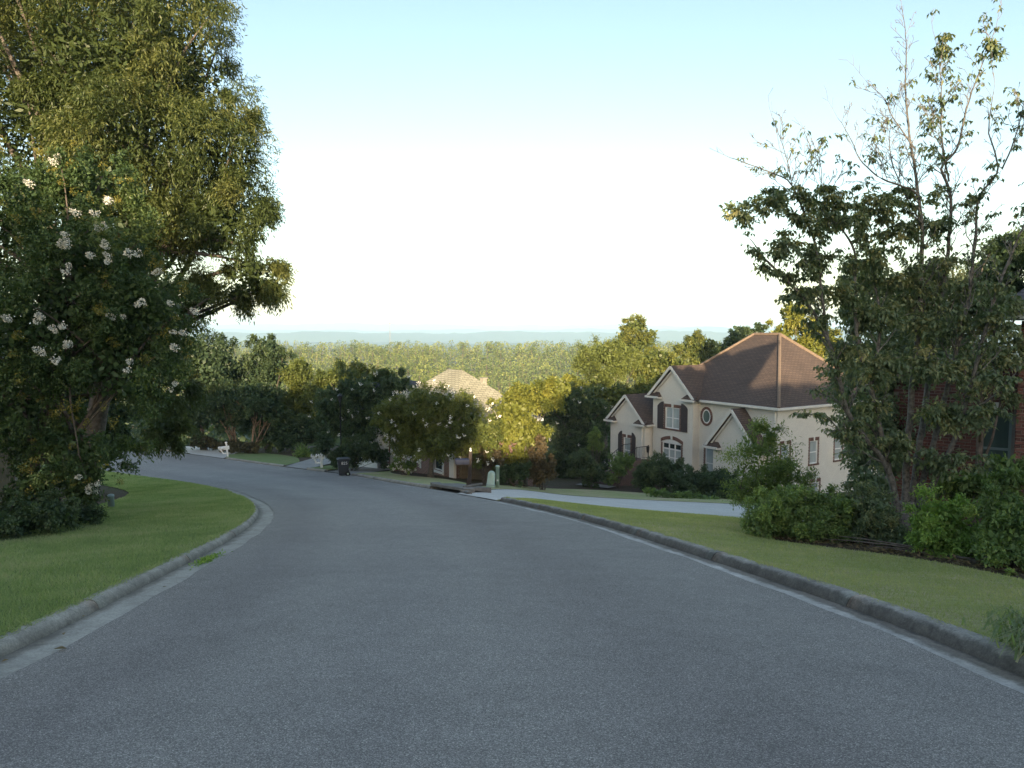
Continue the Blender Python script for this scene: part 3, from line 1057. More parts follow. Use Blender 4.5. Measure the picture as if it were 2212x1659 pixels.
def leafy(px, py):
    if py > 960 and px > 1760: return .25
    if py > 600: return .9 if px > 1720 else .55
    if px < 2000 and py > 400: return 1.0 if px > 1540 else .6
    if px < 1990: return .03
    if px > 2000 and py < 120: return .35
    if 2000 < px < 2120 and py < 330: return .16
    if py > 400: return .25
    return .12


def twig(p, d, ln, r, depth, up=.25):
    n = max(3, int(ln / .13))
    pts = [p]
    st = ln / n
    kids = []
    for i in range(n):
        d = unit(d + RNG.normal(0, .13, 3) + np.array([0, 0, up * .12]))
        p = p + d * st
        pts.append(p)
        if depth > 0 and i >= 0 and RNG.random() < (.95 if depth > 1 else .75):
            kids.append((p, d, 1 - i / n))
    rr = [max(.0044, r * (1 - .75 * i / n)) for i in range(len(pts))]
    (TW if r < .016 else DW).tube(pts, rr, 3 if r < .008 else 5, cap=False)
    for (q, dd, f) in kids:
        s = unit(np.cross(dd, rand_dirs(1)[0]))
        nd = unit(dd * .85 + s * .65 + np.array([0, 0, .12]))
        twig(q, nd, ln * RNG.uniform(.28, .55) * (.5 + .5 * f), r * .5, depth - 1, up)
    if depth <= 1:
        px, py = to_px(pts[-1])
        for q in (pts[1:] if depth == 0 else pts[2::2]):
            if RNG.random() < leafy(px, py) * .62:
                LEAF_O.append(q); LEAF_D.append(d); LEAF_T.append(leafy(px, py))


def stem(pts, r0, r1, depth=2, tw0=.2, ln=1.3, dens=.12, limb=True):
    q = catmull([tuple(at(a, b, y)) for a, b, y in pts], .12)
    q = q + np.cumsum(RNG.normal(0, .006, q.shape), 0)
    n = len(q)
    r0 *= .7
    DW.tube(list(q), list(np.linspace(r0, r1, n)), 7)
    tot = n * .12
    i = int(n * tw0)
    while i < n - 1:
        d = unit(q[min(i + 1, n - 1)] - q[i - 1])
        f = 1 - i / n
        s = unit(np.cross(d, rand_dirs(1)[0]))
        nd = unit(d * .8 + s * .7 + np.array([0, 0, .25]))
        twig(q[i], nd, ln * RNG.uniform(.3, 1.0) * (.35 + .65 * f), max(.006, (r0 + (r1 - r0) * i / n) * .42), depth)
        i += max(1, int(RNG.exponential(dens) / .12))
    twig(q[-1], unit(q[-1] - q[-3]), .45 * ln, r1, 1)


stem([(1940, 1125, 13.2), (1918, 1017, 13.1), (1843, 918, 12.8), (1811, 819, 12.6), (1790, 740, 12.5), (1730, 640, 12.3), (1650, 560, 12.2)], .085, .018, ln=1.0)
stem([(1790, 740, 12.5), (1772, 640, 12.4), (1760, 540, 12.3), (1713, 403, 12.2), (1675, 373, 12.1), (1620, 350, 12.0), (1575, 335, 12.0)], .04, .006, ln=.75, tw0=.1, dens=.10)
stem([(1745, 480, 12.3), (1713, 400, 12.3), (1698, 347, 12.4), (1672, 276, 12.4)], .016, .004, ln=1.15, dens=.11, depth=3)
stem([(1772, 600, 12.5), (1776, 411, 12.6), (1778, 362, 12.6), (1754, 302, 12.6)], .016, .004, ln=1.15, dens=.11, depth=3)
stem([(1945, 1120, 13.3), (1926, 1057, 13.3), (1895, 920, 13.1), (1879, 835, 13), (1851, 740, 13), (1842, 640, 13), (1840, 538, 13), (1790, 470, 12.9)], .095, .014, ln=1.0)
stem([(1879, 835, 13), (1900, 700, 13.4), (1880, 560, 13.6), (1860, 450, 13.7)], .05, .01, ln=.9)
stem([(1955, 1110, 13.4), (1965, 900, 13.4), (1985, 700, 13.4), (1989, 616, 13.4), (1993, 485, 13.4), (1978, 355, 13.4), (1967, 261, 13.4), (1963, 187, 13.4), (1965, 93, 13.4), (1955, 19, 13.4)], .1, .004, ln=1.2, tw0=.35, dens=.08)
stem([(1985, 430, 13.4), (1970, 410, 13.3), (1907, 385, 13.1), (1862, 347, 13), (1832, 284, 12.9), (1810, 250, 12.9)], .03, .004, ln=1.15, tw0=.2, dens=.11, depth=3)
stem([(1976, 320, 13.4), (1929, 254, 13.5), (1910, 209, 13.6), (1869, 172, 13.6)], .022, .004, ln=1.15, tw0=.15, dens=.11, depth=3)
stem([(1993, 485, 13.4), (1940, 380, 13.6), (1925, 310, 13.7), (1935, 230, 13.8)], .022, .004, ln=1.15, dens=.11, depth=3)
stem([(1965, 1110, 13.5), (1995, 900, 13.6), (2025, 700, 13.7), (2045, 560, 13.8), (2056, 448, 13.8), (2049, 392, 13.8), (2034, 359, 13.8), (2067, 317, 13.8), (2093, 209, 13.8), (2138, 93, 13.8), (2152, 56, 13.8)], .095, .005, ln=1.2, tw0=.35, dens=.08)
stem([(2049, 392, 13.8), (2030, 290, 14), (2025, 190, 14.1), (2010, 90, 14.2)], .025, .004, ln=1.15, tw0=.2, dens=.11, depth=3)
stem([(1975, 1110, 13.5), (2020, 950, 13.3), (2080, 700, 13.1), (2108, 523, 13), (2116, 429, 13), (2161, 366, 13), (2140, 280, 13), (2150, 200, 13)], .085, .006, ln=1.2, tw0=.35, dens=.09)
stem([(2161, 366, 13), (2190, 300, 12.9), (2205, 240, 12.9), (2225, 160, 12.8)], .02, .004, ln=1.15, dens=.11, depth=3)
stem([(1985, 1100, 13.3), (2060, 960, 12.9), (2120, 750, 12.6), (2164, 598, 12.5), (2215, 480, 12.4), (2240, 380, 12.4)], .075, .01, ln=.9, tw0=.3)
stem([(2080, 900, 12.8), (2140, 860, 12.4), (2190, 810, 12.2)], .03, .006, ln=.6)
stem([(1920, 1010, 13.1), (1840, 960, 12.7), (1790, 905, 12.4), (1755, 900, 12.3)], .03, .006, ln=.6)
dbase = at(1955, 1130, 13.3)
dwz = gz(dbase.x, 13.3) - .1
dog = thing('dogwood_tree', (dbase.x, 13.3, dwz), 'tall half-bare tree of many grey stems standing behind the right hedge', 'tree')
DWL = Vector((dbase.x, 13.3, dwz))
DW.tube([(dbase.x, 13.3, dwz), tuple(at(1952, 1085, 13.35))], [.26, .2], 10)
for mbx, nm, bk in ((DW, 'trunk', 'lichen_bark'), (TW, 'twig', 'twig_bark')):
    mbx.v = [(v[0] - DWL.x, v[1] - DWL.y, v[2] - DWL.z) for v in mbx.v]
    mbx.build(nm, M[bk], dog, smooth=True)
LO = np.array(LEAF_O) - np.array(DWL)
k = 5
n = len(LO)
o = np.repeat(LO, k, 0) + RNG.normal(0, .045, (n * k, 3)) * np.array([1, 1, .25])
ang = np.tile(np.arange(k) * 6.283 / k, n) + np.repeat(RNG.uniform(0, 6, n), k)
dd = np.stack([np.cos(ang) * .75, np.sin(ang) * .75, RNG.uniform(-1.2, -.25, n * k)], 1)
leaf = leaves_mesh('crown', o, unit(dd), unit(np.stack([np.cos(ang) * .5, np.sin(ang) * .5, np.full(n * k, 1.)], 1)),
                   RNG.uniform(.075, .125, n * k), RNG.uniform(.035, .055, n * k), np.repeat(RNG.normal(.42, .22, n), k) + RNG.normal(0, .1, n * k))
link('crown', leaf, M['dogwood'], dog)
DT = [plobe(1600, 455, 12.1, 36, 20), plobe(1665, 440, 12.1, 38, 24), plobe(1720, 470, 12.2, 40, 26), plobe(1690, 520, 12.2, 45, 26), plobe(1650, 575, 12.3, 30, 18), plobe(1760, 560, 12.4, 45, 30),
      plobe(1820, 470, 12.9, 42, 26), plobe(1890, 440, 13.4, 50, 30), plobe(1940, 490, 13.5, 45, 30), plobe(1880, 560, 13.3, 50, 36), plobe(1800, 630, 12.7, 50, 30), plobe(1720, 630, 12.5, 45, 20), plobe(1940, 600, 13.5, 50, 36), plobe(1870, 680, 13.2, 60, 36),
      plobe(2030, 430, 13.7, 40, 22), plobe(2010, 480, 13.5, 40, 20), plobe(2140, 100, 13.6, 16, 24), plobe(1930, 960, 13.1, 45, 40), plobe(2005, 985, 13.1, 45, 40), plobe(2080, 990, 12.8, 50, 40), plobe(1880, 880, 12.9, 36, 36),
      plobe(2120, 420, 13, 30, 18), plobe(2050, 560, 13.6, 40, 24), plobe(1990, 700, 13.3, 60, 36), plobe(2080, 680, 13, 55, 36), plobe(2000, 790, 13, 60, 40), plobe(1900, 790, 12.9, 45, 36), plobe(2100, 800, 12.8, 50, 40), plobe(1830, 760, 12.6, 36, 30), plobe(2160, 690, 12.6, 36, 30), plobe(2040, 890, 12.8, 55, 36), plobe(2130, 890, 12.5, 45, 30)]
arr, _c = crown_arrays(DT, 19000, per=6, leaf_l=.10, leaf_w=.046, sprig=.24, droop=.7, spread=.8, clump=.38, shell=.1, gap=.35, core=0, flat=.4, tint_mu=.45, tint_sd=.24, cl_n=460)
arr = (arr[0] - np.array(DWL),) + arr[1:]
link('crown', leaves_mesh('crown', *arr), M['dogwood'], dog)
print('dogwood leaves', n * k, 'twig faces', len(TW.f), len(DW.f))

# ---- dense dark trees behind the dogwood
D1 = [plobe(1900, 800, 19, 105, 130), plobe(2010, 760, 20, 110, 130), plobe(1960, 950, 18.5, 110, 90), plobe(1870, 620, 20, 70, 70), plobe(1990, 640, 21, 90, 80), plobe(1880, 940, 18, 55, 90)]
tree('broadleaf_tree', 'dense dark tree growing directly behind the grey stems, between the two right-hand houses', 'tree', (11.0, 19.5), D1, M['dogwood'], cover(D1, .12, .06, 2.4), trunk_r=.16, limbs=14, leaf_l=.12, leaf_w=.06, sprig=.35, droop=.5, clump=.22, core=.08, tint_mu=.3)
D2 = [plobe(2110, 800, 15.6, 85, 90), plobe(2170, 720, 15.2, 60, 70), plobe(2060, 900, 16.2, 70, 70), plobe(2165, 640, 15.0, 45, 50), plobe(2130, 700, 15.2, 45, 45)]
tree('broadleaf_tree', 'drooping dull green tree overhanging the brick house wall', 'tree', (10.1, 15.4), D2, M['dogwood'], cover(D2, .11, .05, 1.5), trunk_r=.09, limbs=12, leaf_l=.11, leaf_w=.05, sprig=.35, droop=.6, clump=.25, core=.02, gap=.3, tint_mu=.45)
D3 = [plobe(2150, 600, 21, 75, 75), plobe(2190, 540, 21, 60, 50), plobe(2110, 660, 21, 50, 50)]
tree('evergreen_tree', 'rounded dark evergreen rising above the brick house roof line', 'tree', (14.2, 21), D3, M['dark'], cover(D3, .12, .05, 3), trunk_r=.16, limbs=8, leaf_l=.12, leaf_w=.05, tint_mu=.5)
D4 = [plobe(1880, 1045, 16.2, 55, 36), plobe(1925, 1000, 16.5, 45, 45)]
shrub('shrub', 'drooping dark shrub against the cream house side wall behind the hedge', 'shrub', (9.9, 16.3), D4, M['dogwood'], cover(D4, .09, .045, 2.6), leaf_l=.09, leaf_w=.045, droop=.5)

# ---- hedge row along the right lawn
HD = [('bushy hedge shrub at the driveway end of the row, yellow-green on top', (4.95, 13.5), [plobe(1660, 1115, 13.3, 62, 55), plobe(1720, 1105, 13.2, 60, 50), plobe(1645, 1140, 13.1, 45, 35)], 'hedge', .48),
      ('brownish thin hedge shrub second from the driveway with bare patches', (5.7, 12.9), [plobe(1790, 1100, 13.0, 60, 45), plobe(1770, 1145, 12.7, 60, 35), plobe(1825, 1125, 12.8, 45, 50)], 'hedge', .3),
      ('dark ivy-leaved hedge shrub at the foot of the grey stems', (6.3, 12.2), [plobe(1880, 1110, 12.5, 55, 60), plobe(1915, 1150, 12.1, 50, 55), plobe(1960, 1185, 11.6, 45, 35)], 'dogwood', .35),
      ('bright lime green shrub to the right of the grey stems', (6.85, 11.0), [plobe(2040, 1120, 11.1, 72, 60), plobe(2060, 1170, 10.9, 70, 45), plobe(2010, 1165, 11.0, 40, 45)], 'lime', .5),
      ('large mid green shrub at the right edge of the photo', (7.1, 9.9), [plobe(2170, 1115, 10.3, 70, 55), plobe(2190, 1180, 9.8, 75, 55), plobe(2130, 1190, 10.2, 40, 40), plobe(2240, 1140, 9.8, 60, 75)], 'hedge', .3)]
for lb, b, lo, mt, tm in HD:
    shrub('hedge_shrub', lb, 'shrub', b, lo, M[mt], cover(lo, .058, .027, 3.2), group='hedge shrubs along the right lawn', leaf_l=.058, leaf_w=.027, sprig=.16, clump=.24, shell=.7, droop=.1, core=.1, tint_mu=tm, tint_sd=.2, per=7)
GC = [plobe(2090, 1215, 10.2, 60, 14), plobe(2180, 1225, 9.4, 60, 14), plobe(2000, 1200, 11.1, 60, 14), plobe(1770, 1165, 12.6, 50, 12)]
shrub('ground_ivy', 'low trailing ivy spilling onto the mulch under the right hedge', 'plant', (6.9, 10.2), GC, M['hedge'], cover(GC, .06, .04, 2.2), leaf_l=.06, leaf_w=.04, sprig=.15, core=0, tint_mu=.3)
LS = [plobe(2110, 1045, 13.6, 75, 40), plobe(2185, 1035, 13.0, 60, 40), plobe(2050, 1050, 14, 50, 35), plobe(2160, 1000, 13.4, 40, 20)]
shrub('shrub', 'feathery dark green shrub in front of the brick house window', 'shrub', (9.9, 13.4), LS, M['hedge'], cover(LS, .10, .03, 2.4), leaf_l=.10, leaf_w=.03, sprig=.3, droop=.3, tint_mu=.25)
YT = [plobe(1645, 1020, 16.6, 85, 45), plobe(1640, 970, 16.6, 68, 40), plobe(1660, 935, 16.6, 26, 26), plobe(1700, 1030, 16.4, 50, 38), plobe(1610, 1050, 16.6, 35, 35), plobe(1655, 1080, 16.6, 60, 30)]
tree('young_tree', 'small bushy young tree with upswept twigs in front of the cream house', 'tree', (5.85, 16.55), YT, M['young'], cover(YT, .075, .026, 1.9), trunk_r=.03, stems=3, limbs=24, leaf_l=.075, leaf_w=.026, sprig=.34, droop=-.15, clump=.3, shell=.4, core=.03, tint_mu=.5, tint_sd=.22)

# ---- middle distance
def mid(name, label, cat, y, lo, mat, L=.16, W=.08, c=2.6, group=None, bx=None, **kw):
    lo = [plobe(a, b, y + (d[0] if d else 0), hw, hh) for a, b, hw, hh, *d in lo]
    x = bx if bx is not None else float(np.mean([l[0] for l in lo]))
    f = shrub if cat in ('shrub', 'plant') else tree
    kw.setdefault('sprig', L * 2.4); kw.setdefault('clump', .2)
    if f is tree: kw.setdefault('limbs', 8)
    return f(name, label, cat, (x, y), lo, M[mat], cover(lo, L, W, c), group=group, leaf_l=L, leaf_w=W, **kw)


WF = 'flowering trees with white blossom'
mid('crepe_myrtle', 'wide dark flowering tree with white blossom beside the wheeled bin and driveway', 'tree', 47, [(770, 850, 75, 50), (830, 880, 55, 60), (720, 890, 45, 50), (790, 925, 80, 45), (870, 870, 35, 30), (845, 832, 42, 34), (885, 845, 26, 24)], 'dark', .16, .085, 2.6, WF, stems=5, flowers=34, tint_mu=.45)
mid('crepe_myrtle', 'round flowering tree with one trunk in front of the brick house windows', 'tree', 38.3, [(945, 880, 85, 46), (885, 895, 65, 50), (1010, 920, 66, 52), (945, 945, 105, 44), (845, 905, 45, 48), (1045, 955, 40, 42), (900, 955, 60, 38)], 'mid', .13, .07, 3.0, WF, bx=-4.4, trunk_r=.17, flowers=48, tint_mu=.4)
mid('crepe_myrtle', 'shaded flowering tree between the brick house and the cream house', 'tree', 56, [(1220, 880, 60, 50), (1275, 900, 50, 60), (1180, 910, 50, 50), (1240, 950, 70, 50), (1215, 1000, 60, 40), (1285, 1000, 45, 40)], 'dark', .19, .1, 2.8, WF, stems=4, flowers=40, tint_mu=.55)
mid('broadleaf_tree', 'sunlit yellow-green tree right of the tan hip roof', 'tree', 40.6, [(1115, 875, 58, 48), (1155, 860, 58, 46), (1205, 840, 42, 32), (1090, 925, 38, 45), (1140, 935, 50, 55), (1180, 850, 40, 32), (1125, 990, 42, 40), (1075, 985, 28, 30)], 'yellow', .16, .085, 2.5, trunk_r=.12, tint_mu=.5, tint_sd=.2)
mid('shrub', 'dull brownish bush behind the navy mailbox and the board fence', 'shrub', 38.5, [(1045, 965, 32, 38), (1030, 990, 30, 25), (1070, 985, 25, 30)], 'rust', .12, .06, 1.7, tint_mu=.3)
mid('shrub', 'rust tinted conical shrub beside the pale utility pedestals', 'shrub', 39.2, [(1163, 1022, 33, 25), (1163, 990, 24, 28), (1168, 958, 15, 24), (1190, 1010, 12, 24)], 'rust', .12, .055, 3, tint_mu=.4)
mid('shrub', 'clipped dark hedge between the board fence and the rusty conical shrub', 'shrub', 38.2, [(1095, 1020, 30, 24), (1125, 1018, 24, 26)], 'dark', .12, .06, 3)
mid('shrub', 'pointed dark conifer left of the cream house gable', 'shrub', 49.5, [(1285, 960, 17, 16), (1285, 945, 13, 16), (1285, 928, 6, 12)], 'hedge', .12, .05, 3.5, tint_mu=.35)
mid('shrub', 'large round dark bush left of the brick steps', 'shrub', 46, [(1262, 1005, 32, 38), (1290, 1025, 25, 25)], 'dark', .13, .065, 3, tint_mu=.6)
mid('shrub', 'loose leafy bush beside the steps under the shuttered window', 'shrub', 46.5, [(1335, 1005, 28, 28), (1355, 1000, 20, 22), (1315, 1035, 22, 16)], 'hedge', .13, .06, 2, tint_mu=.2)
mid('shrub', 'dark rounded foundation bush right of the steps below the arched window', 'shrub', 43, [(1420, 1022, 46, 40), (1388, 1032, 24, 32), (1455, 1024, 34, 36)], 'dark', .12, .06, 3, 'foundation bushes', tint_mu=.55)
mid('shrub', 'dark foundation bush in the middle of the cream house front', 'shrub', 41, [(1505, 1045, 50, 38), (1540, 1042, 38, 36), (1475, 1056, 32, 26)], 'dark', .12, .06, 3, 'foundation bushes', tint_mu=.5)
mid('shrub', 'dark foundation bush nearest the young tree with drooping leaves', 'shrub', 39, [(1565, 1045, 32, 40), (1590, 1070, 30, 25), (1540, 1075, 40, 16)], 'dark', .14, .05, 3, 'foundation bushes', tint_mu=.4)
mid('shrub', 'low leafy plants edging the driveway below the foundation bushes', 'shrub', 37.5, [(1460, 1075, 40, 12), (1520, 1082, 45, 12), (1420, 1065, 30, 10)], 'hedge', .14, .06, 2.5, tint_mu=.25)
hy = mid('hydrangea', 'white-flowered round bush below the brick house windows', 'shrub', 39.6, [(860, 1002, 20, 13), (885, 1006, 20, 12)], 'hedge', .11, .07, 3, tint_mu=.4)
p_, d_ = surf_points([plobe(860, 1002, 39.6, 20, 13), plobe(885, 1006, 39.6, 20, 12)], 34, (0, -1, .5), .1)
place_clusters(PANF, 'flower_cluster', hy, p_, d_, (.55, .8))
mid('shrub', 'broad dark shrub under the wide flowering tree behind the wheeled bin', 'shrub', 44, [(775, 975, 45, 30), (735, 985, 32, 28), (820, 985, 32, 24), (700, 960, 28, 25)], 'dark', .13, .06, 2.6, tint_mu=.4)
mid('ornamental_grass', 'pale fountain of ornamental grass behind the far lawn', 'plant', 61, [(655, 978, 18, 13)], 'hedge', .5, .04, 4, droop=.4, sprig=.7, tint_mu=.5)

BL = 'shaded trees at the end of the road'
mid('broadleaf_tree', 'tallest dark tree at the end of the road, standing clear against the valley', 'tree', 73, [(575, 755, 38, 34), (595, 800, 45, 50), (545, 810, 50, 55), (570, 880, 65, 60)], 'dark', .26, .13, 2.6, BL, trunk_r=.25, tint_mu=.5)
mid('broadleaf_tree', 'dark tree with a sunlit yellow top right of the tallest one', 'tree', 71, [(645, 800, 42, 36), (665, 860, 42, 55), (630, 900, 45, 50)], 'mid', .26, .13, 2.6, BL, trunk_r=.22, tint_mu=.45)
mid('broadleaf_tree', 'rounded dark green tree behind the wide flowering tree', 'tree', 66, [(745, 815, 60, 36), (700, 850, 45, 40), (820, 830, 45, 35)], 'mid', .24, .12, 2.8, BL, trunk_r=.22, tint_mu=.35)
mid('broadleaf_tree', 'deep shadow tree behind the big oak at the road bend', 'tree', 70, [(470, 800, 60, 80), (430, 880, 60, 70), (400, 780, 60, 70)], 'dark', .28, .14, 2.6, BL, trunk_r=.25, tint_mu=.35)
mid('crepe_myrtle', 'vase-shaped tree with tan bare stems behind the brown hedge, nearer the oak', 'tree', 67, [(500, 865, 55, 45), (470, 895, 45, 30)], 'dark', .22, .11, 2.4, BL, bx=float(at(512, 950, 67).x), stems=8, bark='tan_bark', limbs=16, trunk_r=.12, tint_mu=.4)
mid('crepe_myrtle', 'vase-shaped tree with tan bare stems behind the brown hedge, farther from the oak', 'tree', 65.5, [(560, 860, 60, 45), (585, 890, 45, 28)], 'dark', .22, .11, 2.4, BL, bx=float(at(548, 950, 65.5).x), stems=7, bark='tan_bark', limbs=16, trunk_r=.12, tint_mu=.45)
mid('shrub', 'dark understorey thicket at the back of the far lawn', 'shrub', 66, [(620, 935, 45, 35), (590, 945, 35, 30), (665, 935, 40, 38), (700, 930, 30, 40)], 'dark', .2, .1, 2.8, tint_mu=.3)
for px, py, hw, hh, y, lb in [(440, 955, 34, 16, 69, 'brown clipped hedge mound nearest the oak at the far driveway'), (490, 962, 28, 13, 66.5, 'brown clipped hedge mound in the middle of the far row'), (530, 965, 32, 14, 64.5, 'brown clipped hedge mound behind the farthest white mailbox')]:
    mid('hedge_shrub', lb, 'shrub', y, [(px, py, hw, hh), (px + hw * .5, py + 3, hw * .6, hh * .9)], 'brownhedge', .15, .08, 3.2, 'brown hedge mounds by the far driveway', clump=.14)

RB = 'sunlit trees beyond the cream house'
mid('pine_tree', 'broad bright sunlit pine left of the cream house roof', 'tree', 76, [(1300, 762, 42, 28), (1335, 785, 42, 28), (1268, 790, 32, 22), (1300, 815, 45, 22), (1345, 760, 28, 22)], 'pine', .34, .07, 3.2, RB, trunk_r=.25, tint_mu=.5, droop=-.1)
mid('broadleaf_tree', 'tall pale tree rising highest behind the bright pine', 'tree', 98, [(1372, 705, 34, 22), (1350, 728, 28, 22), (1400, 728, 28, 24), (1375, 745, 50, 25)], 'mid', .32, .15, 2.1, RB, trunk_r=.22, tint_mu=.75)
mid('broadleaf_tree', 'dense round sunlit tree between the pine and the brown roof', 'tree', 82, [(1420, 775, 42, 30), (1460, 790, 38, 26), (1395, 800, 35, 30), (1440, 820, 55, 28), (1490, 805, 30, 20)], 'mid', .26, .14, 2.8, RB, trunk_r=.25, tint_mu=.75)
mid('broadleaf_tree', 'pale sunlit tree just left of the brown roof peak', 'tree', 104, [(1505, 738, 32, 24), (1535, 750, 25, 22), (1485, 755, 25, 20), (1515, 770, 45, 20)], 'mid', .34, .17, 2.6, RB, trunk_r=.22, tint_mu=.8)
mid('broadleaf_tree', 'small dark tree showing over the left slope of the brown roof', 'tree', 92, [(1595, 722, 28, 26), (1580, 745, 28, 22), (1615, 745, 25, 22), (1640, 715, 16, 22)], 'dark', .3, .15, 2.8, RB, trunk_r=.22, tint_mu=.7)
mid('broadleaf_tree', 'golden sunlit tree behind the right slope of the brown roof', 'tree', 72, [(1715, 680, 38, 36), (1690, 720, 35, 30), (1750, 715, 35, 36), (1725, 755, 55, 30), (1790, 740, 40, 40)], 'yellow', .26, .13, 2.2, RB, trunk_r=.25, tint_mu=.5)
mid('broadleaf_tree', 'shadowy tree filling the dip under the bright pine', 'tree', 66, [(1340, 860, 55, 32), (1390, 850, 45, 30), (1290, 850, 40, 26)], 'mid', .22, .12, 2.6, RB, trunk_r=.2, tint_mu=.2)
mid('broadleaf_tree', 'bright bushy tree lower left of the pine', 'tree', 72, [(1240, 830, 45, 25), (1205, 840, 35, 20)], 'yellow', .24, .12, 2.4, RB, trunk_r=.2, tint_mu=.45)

# ---- pine forest on the slope across the valley: one mass
def forest():
    n = 4800
    # jittered rows, denser along the near edge
    y = 325 + 235 * RNG.random(n) ** .9
    x = (RNG.random(n) * 2 - 1) * (.62 * y + 15)
    g = G(x, y)
    h = RNG.uniform(18, 26, n) * np.where(RNG.random(n) < .2, .75, 1)
    kk = 90
    ct = RNG.uniform(.42, .7, n)
    t = ct[:, None] + (1.0 - ct[:, None]) * RNG.random((n, kk)) ** .8
    wr = RNG.uniform(2.4, 4.8, n)
    rel = (t - ct[:, None]) / (1 - ct[:, None])
    rad = wr[:, None] * np.sqrt(np.clip(1 - rel ** 1.6, .03, 1)) * RNG.uniform(.35, 1.05, (n, kk))
    th = RNG.uniform(0, 6.283, (n, kk))
    o = np.stack([x[:, None] + rad * np.cos(th), y[:, None] + rad * np.sin(th), g[:, None] + h[:, None] * t], 2).reshape(-1, 3)
    d = np.stack([np.cos(th), np.sin(th), RNG.normal(.15, .35, (n, kk))], 2).reshape(-1, 3)
    tn = np.repeat(np.clip(RNG.normal(.45, .27, n) , 0, 1), kk) + RNG.normal(0, .12, n * kk)
    brown = np.repeat(RNG.random(n) < .03, kk)
    tn = np.where(brown, 1.0, tn)
    me = leaves_mesh('forest', o, unit(d + RNG.normal(0, .3, d.shape)), unit(RNG.normal(0, .75, d.shape) + np.array([0, -.1, .7])), RNG.uniform(.55, 1.15, n * kk), RNG.uniform(.5, .95, n * kk), tn)
    o_ = link('forest', me, M['forest'])
    tag(o_, 'sunlit pine woods covering the ridge across the valley', 'woods', kind='stuff')
    v, f = [], []
    w = .16
    b = np.stack([x, y, g - .5], 1)
    tp = np.stack([x + RNG.normal(0, .3, n), y, g + h * .93], 1)
    vv = []
    for a in (0, 2.094, 4.188):
        dx = np.stack([np.cos(a) * np.full(n, w), np.sin(a) * np.full(n, w), np.zeros(n)], 1)
        vv += [b + dx, tp + dx * .4]
    V = np.stack(vv, 1).reshape(-1, 3)
    base = np.arange(n)[:, None] * 6
    F = np.concatenate([base + np.array([[0, 2, 3, 1]]), base + np.array([[2, 4, 5, 3]]), base + np.array([[4, 0, 1, 5]])])
    tr = link('forest_trunks', mesh_np('forest_trunks', V, F), simple('pale_pine_bark', (.26, .19, .14), .9, .3, .05), o_)
    tr['kind'] = 'stuff'


forest()


def slope_woods():
    n = 260
    y = 88 + 130 * RNG.random(n) ** 1.2
    x = -.85 * y + 1.25 * y * RNG.random(n)
    g = G(x, y)
    h = np.minimum(RNG.uniform(5, 9, n), np.maximum(2.5, EYE - .10 * y - g))
    kk = 90
    dr = rand_dirs(n * kk).reshape(n, kk, 3)
    R = RNG.uniform(2.6, 4.2, n)
    o = np.stack([x[:, None] + dr[..., 0] * R[:, None], y[:, None] + dr[..., 1] * R[:, None], g[:, None] + h[:, None] * (.5 + .5 * dr[..., 2])], 2).reshape(-1, 3)
    me = leaves_mesh('slope_woods', o, unit(dr.reshape(-1, 3) + RNG.normal(0, .6, (n * kk, 3))), rand_dirs(n * kk), RNG.uniform(.8, 1.6, n * kk), RNG.uniform(.6, 1.1, n * kk), np.repeat(RNG.random(n), kk) * .7 + RNG.normal(0, .1, n * kk))
    o_ = link('slope_woods', me, M['dark'])
    tag(o_, 'low woods filling the slope below the houses', 'woods', kind='stuff')


slope_woods()

# ---- unseen trees behind the viewer, placed and sized to shade the street
def back_mesh():
    lo = [(0, 0, 3.2, 3.6, 3.2, 3.3), (.6, 0, 6.2, 3.0, 2.8, 2.6), (-1.4, .4, 5.2, 2.4, 2.4, 2.4), (1.6, -.4, 4.4, 2.4, 2.2, 2.6)]
    arr, cl = crown_arrays(lo, 9000, leaf_l=.42, leaf_w=.24, sprig=.8, clump=.25, core=.12, per=6)
    return leaves_mesh('crown', *arr)


bm_ = back_mesh()
bt_ = MB().tube([(0, 0, -.2), (.1, 0, 2.2), (.2, .1, 5)], [.28, .2, .08], 8).mesh('trunk', True)
# x, distance behind, top above the 0.15 light plane reference
for i, (x, y, offs) in enumerate([(-8.5, -24, 6.6), (-13, -20, 7.2), (-18.5, -24, 7.2), (-24.5, -22, 7.0), (-31, -24, 7.5), (-38, -22, 7.5), (-10.5, -34, 6.5), (-46, -26, 7.5),
                                  (7.0, -13, 7.4), (9.4, -17, 7.6), (11.6, -21, 6.0), (-6.6, -27, 2.2), (13.2, -20, 5.6), (18, -22, 5.0), (23.5, -23, 5.6), (-5.2, -31, 1.7), (5.6, -26, 6.4), (10.8, -28, 6.6), (15.6, -29, 5.0), (20.8, -29, 5.2), (26, -30, 6.6), (32, -31, 7), (17.4, -26, 5.4), (-14, -33, 6.8), (-20, -34, 6.8), (-27, -33, 7), (29, -22, 6.8), (35, -24, 7.5), (43, -24, 7.5)]):
    z0 = gz(x, y)
    top = offs + .15 * abs(y)
    s = max(.5, (top - z0) / 8.7)
    r = thing('shade_caster_tree', (x, y, z0), 'unseen tree placed behind the viewer to shade the street', 'tree', 'unseen trees placed up the hill for their shade', rz=i * 1.3)
    r.scale = (max(s, .95), max(s, .95), s)
    link('crown', bm_, M['mid'], r)
    link('trunk', bt_, M['bark'], r)

# ================================================================== cream stucco house
def frame(C0, a1, a2):
    """local (l, t, z): l along the front, t into the house"""
    e1 = np.array(a1) / np.linalg.norm(a1); e2 = np.array(a2) / np.linalg.norm(a2)
    def fr(l, t, z):
        return (e1[0] * l + e2[0] * t, e1[1] * l + e2[1] * t, z)
    return fr


